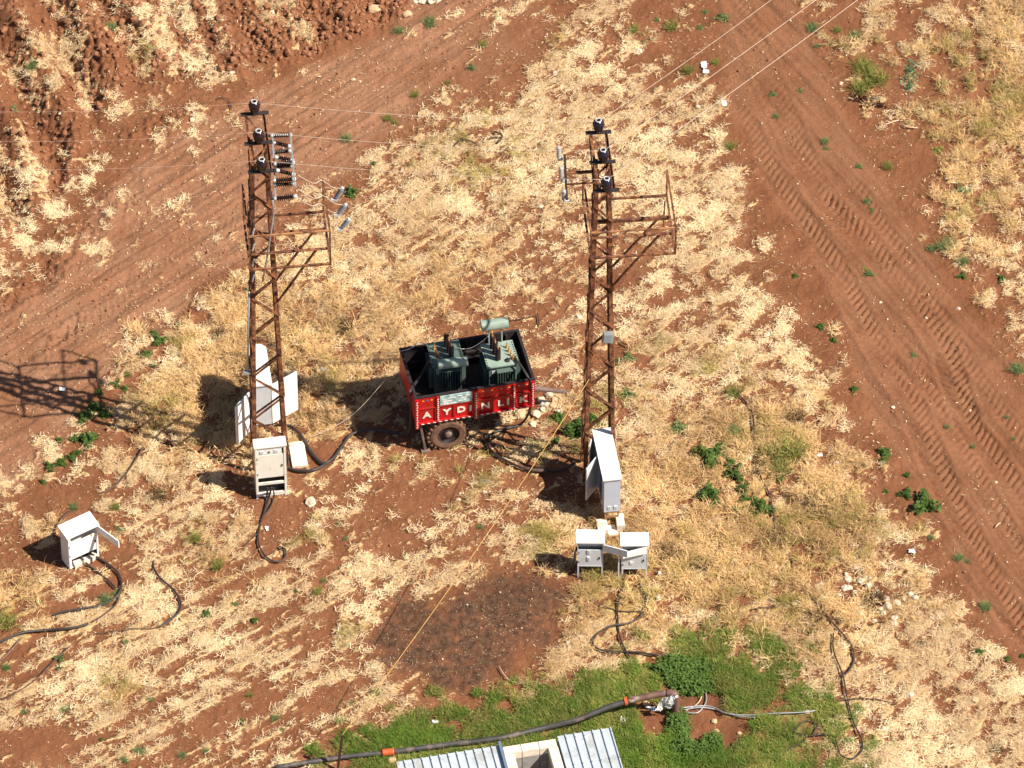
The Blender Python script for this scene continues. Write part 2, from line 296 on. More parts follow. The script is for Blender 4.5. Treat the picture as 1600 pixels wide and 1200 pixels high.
M['grass'] = fibre_mat('fresh_green_grass', (.12, .145, .025), (.42, .41, .115), .35)
M['grassd'] = fibre_mat('deep_green_grass', (.05, .12, .01), (.22, .33, .05), .35)
M['dead'] = fibre_mat('dead_stems_and_tuft_shade', (.04, .022, .010), (.19, .105, .045), .1)  # dead brown, with tuft shadow put into the dark tone
M['bark'] = mat('pale_bark', (.30, .22, .16), .9)
def ground_material():
    m = bpy.data.materials.new('red_soil_and_straw'); m.use_nodes = True; t = m.node_tree; b = t.nodes['Principled BSDF']; N = t.nodes.new; L = t.links.new
    b.inputs['Roughness'].default_value = .95; b.inputs['Specular IOR Level'].default_value = .15
    tc = N('ShaderNodeTexCoord')
    def attr(n): a = N('ShaderNodeAttribute'); a.attribute_name = n; return a.outputs['Fac']
    def noise(sc_, det=6, r_=.6, vec=None):
        n = N('ShaderNodeTexNoise'); n.inputs['Scale'].default_value = sc_; n.inputs['Detail'].default_value = det; n.inputs['Roughness'].default_value = r_
        L(vec or tc.outputs['Object'], n.inputs['Vector']); return n.outputs[0]
    def ramp(x, p0, p1, c0=(0, 0, 0), c1=(1, 1, 1)):
        r = N('ShaderNodeValToRGB'); L(x, r.inputs[0]); e = r.color_ramp.elements; e[0].position = p0; e[1].position = p1; e[0].color = (*c0, 1); e[1].color = (*c1, 1); return r.outputs[0]
    def mix(f, a, b2):
        x = N('ShaderNodeMix'); x.data_type = 'RGBA'
        if isinstance(f, float): x.inputs[0].default_value = f
        else: L(f, x.inputs[0])
        for k, v in ((6, a), (7, b2)):
            if isinstance(v, tuple): x.inputs[k].default_value = (*v, 1)
            else: L(v, x.inputs[k])
        return x.outputs[2]
    def math_(op, a, b2):
        x = N('ShaderNodeMath'); x.operation = op
        for k, v in ((0, a), (1, b2)):
            if isinstance(v, (int, float)): x.inputs[k].default_value = v
            else: L(v, x.inputs[k])
        return x.outputs[0]
    n1 = noise(1.1, 8); n2 = noise(14, 8, .7); n3 = noise(60, 4, .7)
    soil = ramp(n1, .3, .72, (.165, .062, .028), (.275, .118, .058))
    soil = mix(math_('MULTIPLY', attr('dust'), ramp(noise(.7, 6), .25, .6)), soil, (.325, .168, .100))
    soil = mix(ramp(n2, .35, .75), soil, mix(.5, soil, (.16, .055, .026)))
    soil = mix(math_('MULTIPLY', ramp(n3, .60, .68), .55), soil, (.60, .40, .25))
    soil = mix(attr('wet'), soil, (.085, .034, .020))
    soil = mix(math_('MULTIPLY', attr('ash'), ramp(noise(3, 8, .7), .2, .55)), soil, mix(ramp(noise(7, 8, .75), .38, .66), (.042, .022, .015), (.16, .088, .055)))
    # thin straw flecks: stretched voronoi edges in two directions
    def fib(ang, sx, sy, s):
        mp = N('ShaderNodeMapping'); mp.inputs['Rotation'].default_value = (0, 0, R(ang)); mp.inputs['Scale'].default_value = (sx, sy, 1)
        wn = N('ShaderNodeTexNoise'); wn.inputs['Scale'].default_value = 1.6 + s; wn.inputs['Detail'].default_value = 3; L(tc.outputs['Object'], wn.inputs['Vector'])
        va = N('ShaderNodeVectorMath'); va.operation = 'MULTIPLY_ADD'; va.inputs[1].default_value = (.6, .6, 0); L(wn.outputs['Color'], va.inputs[0]); L(tc.outputs['Object'], va.inputs[2])
        L(va.outputs[0], mp.inputs['Vector']); return noise(1.0, 2, .5, mp.outputs[0])
    f1 = fib(-30, 8, 64, 0); f2 = fib(-80, 8, 60, .6); f3 = fib(15, 7, 56, .3)
    fm = math_('MAXIMUM', math_('MAXIMUM', f1, f2), f3)
    cov = attr('cov')
    n5 = noise(26, 5, .75)
    msk = ramp(math_('ADD', math_('MULTIPLY', cov, .34), math_('ADD', math_('MULTIPLY', fm, .42), math_('MULTIPLY', n5, .40))), .53, .63)
    strawc = ramp(fm, .45, .72, (.44, .25, .10), (1.0, .74, .42))
    goldc = ramp(fm, .42, .72, (.28, .165, .05), (.78, .52, .22))
    strawc = mix(attr('gold'), strawc, goldc); strawc = mix(attr('ol'), strawc, (.26, .22, .08))
    strawc = mix(ramp(n5, .38, .66, (.75, .75, .75), (0, 0, 0)), strawc, mix(.5, strawc, (.17, .075, .03))); col = mix(math_('MULTIPLY', msk, ramp(cov, .0, .12)), soil, strawc)
    col = mix(attr('grn'), col, ramp(noise(5, 6), .35, .65, (.12, .11, .03), (.28, .24, .09)))
    L(col, b.inputs['Base Color'])
    bp = N('ShaderNodeBump'); bp.inputs['Strength'].default_value = .9; bp.inputs['Distance'].default_value = .03
    hh = math_('ADD', math_('MULTIPLY', n2, 1.5), math_('ADD', math_('MULTIPLY', n3, .35), math_('MULTIPLY', math_('MULTIPLY', math_('ADD', fm, n5), cov), 1.4)))
    L(hh, bp.inputs['Height']); L(bp.outputs[0], b.inputs['Normal'])
    return m
M['ground'] = ground_material()
# ---------------------------------------------------------------- tagging and mesh helpers
COL = sc.collection
def tag(o, label=None, cat=None, group=None, kind=None):
    if label: o['label'] = label
    if cat: o['category'] = cat
    if group: o['group'] = group
    if kind: o['kind'] = kind
    return o
def thing(name, loc, rz, label, cat, group=None):
    o = bpy.data.objects.new(name, None); COL.objects.link(o); o.location = loc; o.rotation_euler = (0, 0, rz); o.empty_display_size = .2
    return tag(o, label, cat, group)
class MB:
    def __init__(s): s.v = []; s.f = []
    def add(s, vs, fs):
        n = len(s.v); s.v += [tuple(v) for v in vs]; s.f += [tuple(i + n for i in f) for f in fs]; return s
    def box(s, c, d, r=(0, 0, 0)):
        m = Euler(r).to_matrix(); c = Vector(c)
        vs = [c + m @ Vector((x * d[0] / 2, y * d[1] / 2, z * d[2] / 2)) for x in (-1, 1) for y in (-1, 1) for z in (-1, 1)]
        return s.add(vs, [(0, 1, 3, 2), (4, 6, 7, 5), (0, 4, 5, 1), (2, 3, 7, 6), (0, 2, 6, 4), (1, 5, 7, 3)])
    def b2(s, a, b): return s.box([(a[i] + b[i]) / 2 for i in range(3)], [abs(b[i] - a[i]) for i in range(3)])
    def frame(s, p, q, up=(0, 0, 1)):
        d = (Vector(q) - Vector(p)).normalized(); u = Vector(up)
        if abs(d.dot(u)) > .96: u = Vector((0, 1, 0))
        x = d.cross(u).normalized(); return d, x, x.cross(d).normalized()
    def bar(s, p, q, w=.04, t=.04, up=(0, 0, 1)):
        p, q = Vector(p), Vector(q); d, x, y = s.frame(p, q, up)
        vs = [e + x * a * w / 2 + y * b * t / 2 for e in (p, q) for a, b in ((-1, -1), (1, -1), (1, 1), (-1, 1))]
        return s.add(vs, [(0, 3, 2, 1), (4, 5, 6, 7), (0, 1, 5, 4), (1, 2, 6, 5), (2, 3, 7, 6), (3, 0, 4, 7)])
    def angle(s, p, q, dx, dy, w=.07, t=.012):            # L section, flanges along dx and dy
        p, q, dx, dy = Vector(p), Vector(q), Vector(dx).normalized(), Vector(dy).normalized()
        pr = [(0, 0), (w, 0), (w, t), (t, t), (t, w), (0, w)]
        vs = [e + dx * a + dy * b for e in (p, q) for a, b in pr]
        fs = [tuple(range(5, -1, -1)), tuple(range(6, 12))] + [(i, (i + 1) % 6, (i + 1) % 6 + 6, i + 6) for i in range(6)]
        return s.add(vs, fs)
    def tube(s, pts, r, n=8, cap=True):
        pts = [Vector(p) for p in pts]; rr = r if isinstance(r, (list, tuple)) else [r] * len(pts); base = len(s.v); pu = None
        for i, p in enumerate(pts):
            d = (pts[min(i + 1, len(pts) - 1)] - pts[max(i - 1, 0)]).normalized()
            if pu is None: pu = Vector((0, 0, 1)) if abs(d.z) < .9 else Vector((1, 0, 0))
            x = d.cross(pu).normalized(); y = x.cross(d).normalized(); pu = y
            for k in range(n):
                a = 2 * math.pi * k / n; s.v.append(tuple(p + (x * math.cos(a) + y * math.sin(a)) * rr[i]))
        for i in range(len(pts) - 1):
            for k in range(n):
                a = base + i * n + k; b = base + i * n + (k + 1) % n; s.f.append((a, b, b + n, a + n))
        if cap: s.f.append(tuple(base + k for k in range(n - 1, -1, -1))); s.f.append(tuple(base + (len(pts) - 1) * n + k for k in range(n)))
        return s
    def lathe(s, prof, p, q=None, n=12):                  # prof = (r, h) along the axis from p towards q
        p = Vector(p); d = (Vector(q) - p).normalized() if q is not None else Vector((0, 0, 1))
        u = Vector((0, 0, 1)) if abs(d.z) < .9 else Vector((1, 0, 0)); x = d.cross(u).normalized(); y = x.cross(d); base = len(s.v)
        for r_, h in prof:
            for k in range(n):
                a = 2 * math.pi * k / n; s.v.append(tuple(p + d * h + (x * math.cos(a) + y * math.sin(a)) * r_))
        for i in range(len(prof) - 1):
            for k in range(n):
                a = base + i * n + k; b = base + i * n + (k + 1) % n; s.f.append((a, b, b + n, a + n))
        s.f.append(tuple(base + k for k in range(n - 1, -1, -1))); s.f.append(tuple(base + (len(prof) - 1) * n + k for k in range(n)))
        return s
    def quad(s, a, b, c, d, t=.02):                       # a thick sheet
        a, b, c, d = map(Vector, (a, b, c, d)); n = (b - a).cross(d - a).normalized() * t
        return s.add([a, b, c, d, a + n, b + n, c + n, d + n], [(3, 2, 1, 0), (4, 5, 6, 7), (0, 1, 5, 4), (1, 2, 6, 5), (2, 3, 7, 6), (3, 0, 4, 7)])
    def mesh(s, name, m, smooth=False):
        me = bpy.data.meshes.new(name); me.from_pydata(s.v, [], s.f); me.materials.append(m)
        if smooth: me.polygons.foreach_set('use_smooth', [True] * len(me.polygons))
        me.update(); return me
    def build(s, name, m, parent=None, smooth=False, loc=None, rz=None):
        o = bpy.data.objects.new(name, s.mesh(name, m, smooth)); COL.objects.link(o)
        if parent: o.parent = parent
        if loc is not None: o.location = loc
        if rz is not None: o.rotation_euler = (0, 0, rz)
        return o
def spline(pts, k=6):
    pts = [Vector(p) for p in pts]; out = []; n = len(pts)
    for i in range(n - 1):
        a, b, c, d = pts[max(i - 1, 0)], pts[i], pts[i + 1], pts[min(i + 2, n - 1)]
        for j in range(k):
            t = j / k; out.append(.5 * ((2 * b) + (c - a) * t + (2 * a - 5 * b + 4 * c - d) * t * t + (3 * b - a - 3 * c + d) * t ** 3))
    out.append(pts[-1]); return out
# ---------------------------------------------------------------- terrain: one fine sheet, split by what it is
STEP = .036
cx = np.arange(-13.0, 13.0, STEP); cy = np.arange(-13.2, 13.6, STEP)
far = np.array([.15, .4, .9, 1.8, 3.5, 7, 14, 28, 60, 130, 300, 900])
xs = np.concatenate([cx[0] - far[::-1], cx, cx[-1] + far]); ys = np.concatenate([cy[0] - far[::-1], cy, cy[-1] + far])
GX, GY = np.meshgrid(xs, ys); FL = fields(GX.ravel(), GY.ravel()); Z = height(GX.ravel(), GY.ravel(), FL)
farm = np.maximum(np.abs(GX.ravel()) - 14, np.abs(GY.ravel()) - 14); Z = Z * sst(6, 0, farm)
ZG = Z.reshape(GX.shape)
def gz(x, y):
    i = int(np.clip(np.searchsorted(xs, x) - 1, 0, len(xs) - 2)); j = int(np.clip(np.searchsorted(ys, y) - 1, 0, len(ys) - 2))
    fx = (x - xs[i]) / (xs[i + 1] - xs[i]); fy = (y - ys[j]) / (ys[j + 1] - ys[j])
    return float((ZG[j, i] * (1 - fx) + ZG[j, i + 1] * fx) * (1 - fy) + (ZG[j + 1, i] * (1 - fx) + ZG[j + 1, i + 1] * fx) * fy)
def G(px, py, dz=0.0):                                    # the ground point seen at a pixel
    p = P(px, py, 0)
    for _ in range(2): p = P(px, py, gz(p.x, p.y))
    return Vector((p.x, p.y, gz(p.x, p.y) + dz))
nx, ny = len(xs), len(ys)
VC = np.stack([GX.ravel(), GY.ravel(), Z], 1).astype(np.float32)
ii = (np.arange(ny - 1)[:, None] * nx + np.arange(nx - 1)[None, :]).ravel()
QF = np.stack([ii, ii + 1, ii + nx + 1, ii + nx], 1)
wetm = np.clip(.5 * blob(FL['px'], FL['py'], 1085, 1085, 45, 22) + .6 * blob(FL['px'], FL['py'], 90, 690, 90, 20, 40) * 0 + .8 * blob(FL['px'], FL['py'], 800, 925, 60, 22) + .4 * blob(FL['px'], FL['py'], 1150, 1140, 25, 25), 0, 1)
dust = np.clip(FL['rl'] * 1.1 + FL['rr'] * .40 + .8 * blob(FL['px'], FL['py'], 720, 60, 90, 60) - .6 * blob(FL['px'], FL['py'], 70, 430, 90, 24, 38) - .5 * FL['pl'] - .4 * blob(FL['px'], FL['py'], 260, 520, 200, 15, 36), 0, 1)
ATT = dict(cov=FL['cov'], gold=FL['gold'], ol=FL['ol'] * .8, grn=FL['g'], ash=FL['ash'], wet=wetm, dust=dust)
def sheet(name, sel, label=None):
    q = QF[sel]; u, inv = np.unique(q, return_inverse=True); inv = inv.reshape(q.shape)
    me = bpy.data.meshes.new(name); me.vertices.add(len(u)); me.vertices.foreach_set('co', VC[u].ravel())
    me.loops.add(inv.size); me.loops.foreach_set('vertex_index', inv.ravel().astype(np.int32))
    me.polygons.add(len(q)); me.polygons.foreach_set('loop_start', np.arange(0, inv.size, 4, dtype=np.int32)); me.polygons.foreach_set('loop_total', np.full(len(q), 4, np.int32))
    me.polygons.foreach_set('use_smooth', np.ones(len(q), bool)); me.update(calc_edges=True)
    for k, v in ATT.items():
        a = me.attributes.new(k, 'FLOAT', 'POINT'); a.data.foreach_set('value', v[u].astype(np.float32))
    me.materials.append(M['ground']); o = bpy.data.objects.new(name, me); COL.objects.link(o); return tag(o, label, None, None, 'structure')
kf = np.zeros(len(QF), int); kf[FL['pl'][QF[:, 0]] > .5] = 3; kf[FL['rl'][QF[:, 0]] > .5] = 1; kf[FL['rr'][QF[:, 0]] > .5] = 2
sheet('ground', kf == 0, 'red soil ground under dry straw and grass')
sheet('dirt_track', kf == 1, 'dusty brown dirt track crossing behind the left lattice tower')
sheet('dirt_track', kf == 2, 'red dirt track with tractor tyre prints down the right side')
sheet('ploughed_field', kf == 3, 'ploughed red field with clods and straw at the top left')
# ---------------------------------------------------------------- what lies on the ground (pixel positions) and the bare spots around it
CB = [([(1066, 1109), (1090, 1106), (1112, 1107), (1135, 1116), (1170, 1120), (1200, 1118), (1250, 1116), (1275, 1113)], .016, 'upper pale grey cable running right from the well pipe', 'galv'),
 ([(1068, 1112), (1095, 1108), (1120, 1111), (1145, 1120), (1180, 1124)], .015, 'shorter pale grey cable ending in the grass right of the well', 'galv'),
 ([(1070, 1115), (1090, 1116), (1103, 1100), (1103, 1085), (1101, 1081)], .014, 'grey cable end curling up beside the green patch at the well', 'galv'),
 ([(1072, 1113), (1085, 1106), (1093, 1098), (1096, 1091)], .014, 'beige cable end curling beside the well', 'stickp'),
 ([(440, 637, .6), (437, 650, .3), (440, 667), (455, 670), (470, 683), (485, 708), (503, 727), (520, 720), (535, 700), (550, 682), (580, 675), (610, 679), (632, 683), (641, 668, .5), (642, 620, 1.3), (640, 612, 1.74), (655, 590, 1.5), (672, 562, 1.95)], .035, 'thick black cable looping from the left tower cabinet up into the trailer', 'cable'),
 ([(448, 690, .8), (449, 715, .4), (450, 733), (465, 739), (490, 738), (510, 728)], .035, 'black cable lying from the left tower foot to the looping cable', 'cable'),
 ([(802, 556, 1.95), (816, 575, 1.95), (828, 596, 1.80), (829, 612, 1.3), (828, 640, .75), (815, 665), (795, 672), (770, 680), (763, 695), (772, 712), (800, 728), (822, 736), (850, 738), (880, 737), (900, 725)], .028, 'black cable hanging over the trailer side and curving to the tall cabinet', 'cable'),
 ([(772, 715), (760, 700), (768, 682), (800, 668)], .02, 'thin black cable in a small loop right of the trailer wheel', 'cable'),
 ([(424, 762, .5), (422, 775), (418, 790), (410, 812), (404, 835), (405, 855), (415, 872), (432, 881), (445, 874), (446, 862), (437, 857)], .020, 'black cable hanging from the rusty white cabinet and curling below it', 'cable'),
 ([(418, 762, .5), (417, 780), (415, 795), (411, 812)], .020, 'short second black cable under the rusty white cabinet', 'cable'),
 ([(427, 762, .5), (428, 780), (422, 796), (414, 806)], .016, 'third black cable under the rusty white cabinet', 'cable'),
 ([(124, 864, .2), (132, 880), (150, 895), (168, 909), (181, 922)], .022, 'straight dark cable from the lone white cabinet to the grass tuft', 'cable'),
 ([(138, 862, .2), (152, 874), (170, 885), (185, 899), (190, 915), (184, 932), (165, 946), (135, 953), (105, 958), (80, 965)], .025, 'dark cable curving in a wide bend below the lone white cabinet', 'cable'),
 ([(187, 934), (180, 949), (160, 965), (145, 974)], .018, 'short dark cable continuing under the wide bend', 'cable_d'),
 ([(138, 978), (110, 985), (70, 988), (35, 992), (0, 1006), (-40, 1020)], .028, 'dark cable running out at the left edge below the lone cabinet', 'cable'),
 ([(34, 1000), (18, 1018), (0, 1036), (-20, 1050)], .022, 'rusty brown pipe end at the left edge', 'oxpipe'),
 ([(84, 842), (88, 828), (97, 813), (110, 801)], .022, 'dusty cable curving up behind the lone white cabinet', 'cable_d'),
 ([(160, 773), (185, 757), (205, 732), (224, 702)], .020, 'dusty cable lying in the straw left of the left tower', 'cable_d'),
 ([(240, 880), (241, 892), (252, 908), (270, 923), (282, 942), (279, 960), (262, 974), (248, 983)], .022, 'dark bent cable lying in the straw at lower left', 'cable'),
 ([(276, 964), (262, 976), (240, 984), (205, 985), (150, 993)], .009, 'thin dark cable trailing left from the bent cable', 'cable_d'),
 ([(110, 1012), (85, 1035), (55, 1065), (25, 1085), (0, 1096)], .014, 'dusty thin cable crossing the straw at the lower left edge', 'cable_d'),
 ([(304, 852), (318, 854), (335, 858)], .012, 'short dark wire end in the straw below the left tower', 'cable'),
 ([(382, 856), (392, 846), (403, 836)], .012, 'short thin wire beside the curled cable', 'cable_d'),
 ([(977, 895, .2), (977, 906), (972, 925), (966, 945), (965, 962), (967, 990), (972, 1008), (984, 1030)], .018, 'cable dropping straight from the right small cabinet', 'cable'),
 ([(998, 915), (1008, 932), (1009, 950), (1000, 966), (980, 977), (955, 981), (935, 992), (926, 1005), (933, 1016), (955, 1021), (990, 1022), (1030, 1027)], .022, 'dark cable in an S bend in front of the small cabinets', 'cable'),
 ([(925, 940), (945, 950), (968, 957), (1000, 958)], .012, 'thin brown cable crossing the S bend', 'cable_d'),
 ([(906, 850, .9), (899, 862, .8), (897, 880, .5), (884, 893)], .03, 'short black hose at the left side of the small cabinet', 'cable'),
 ([(1146, 612), (1162, 628), (1174, 645), (1178, 668), (1178, 692), (1178, 722), (1190, 752), (1202, 775), (1207, 800), (1212, 829)], .020, 'long dark cable running down through the weeds right of the tall cabinet', 'cable'),
 ([(1232, 871), (1238, 883), (1246, 893)], .018, 'short piece of the dark cable below the dry tufts', 'cable'),
 ([(1262, 930), (1280, 950), (1300, 975), (1318, 995), (1332, 1015), (1334, 1036), (1326, 1052), (1316, 1060)], .022, 'thick brown cable bend at lower right', 'cable_d'),
 ([(1302, 992), (1302, 1018), (1312, 1045), (1318, 1062), (1324, 1095), (1333, 1130), (1346, 1158), (1346, 1176), (1332, 1188), (1315, 1184), (1308, 1168), (1302, 1153), (1285, 1151), (1262, 1153)], .016, 'dark cable hooking down in a long J at lower right', 'cable'),
 ([(1231, 1175), (1240, 1168), (1254, 1163), (1258, 1152), (1240, 1145), (1262, 1128), (1276, 1136), (1270, 1150)], .013, 'tangled dark wire left of the long J', 'cable'),
 ([(1305, 1099), (1335, 1094), (1365, 1095), (1385, 1099), (1402, 1102)], .012, 'short cable from the small stones across the J cable', 'cable_d'),
 ([(1171, 956), (1190, 952), (1215, 951)], .010, 'short dark wire in the dry grass right of the S bend', 'cable'),
 ([(604, 591, 1.2), (560, 640, .5), (520, 668, .2), (484, 686)], .007, 'thin pale wire from the trailer down to the straw', 'wire'),
 ([(610, 552, 1.8), (640, 545, 1.9), (655, 535, 1.85), (668, 540, 1.95)], .008, 'thin grey wire over the trailer corner to the left transformer', 'galv'),
 ([(704, 537, 2.25), (720, 545, 1.9), (740, 542, 1.9), (764, 525, 2.2)], .007, 'thin grey wire sagging between the transformer bushings', 'galv'),
 ([(674, 560, 1.95), (664, 578, 1.6), (652, 596, 1.4)], .022, 'frayed grey blue bundle hanging beside the left transformer', 'galv'),
 ([(830, 738), (840, 739), (854, 740)], .045, 'short thick dark pipe on the ground left of the tall cabinet shade', 'cable_d')]
LB = [(812, 648, 10), (846, 626, 7), (858, 618, 7), (864, 634, 6), (848, 640, 5), (833, 663, 6), (822, 637, 6), (872, 645, 6), (838, 648, 7), (866, 625, 5), (854, 632, 6), (829, 630, 5)]
SP = [(1325, 906, 6), (1345, 909, 7), (1357, 917, 7), (1352, 904, 5), (1371, 926, 5), (1320, 920, 6), (1326, 920, 6), (1368, 936, 6), (1385, 937, 6), (1386, 945, 5), (1388, 951, 7), (1402, 943, 6), (1422, 929, 5), (1430, 935, 5), (1412, 936, 4), (1397, 968, 6), (1381, 959, 4), (1346, 960, 4), (1344, 970, 4), (1398, 975, 5), (1278, 919, 5), (1282, 914, 4), (1337, 888, 4),
      (1322, 898, 4), (1348, 890, 4), (1366, 971, 4), (1404, 915, 3), (1360, 905, 4), (1312, 930, 3), (1336, 926, 4), (1376, 952, 4), (1410, 950, 4), (1240, 945, 4)]
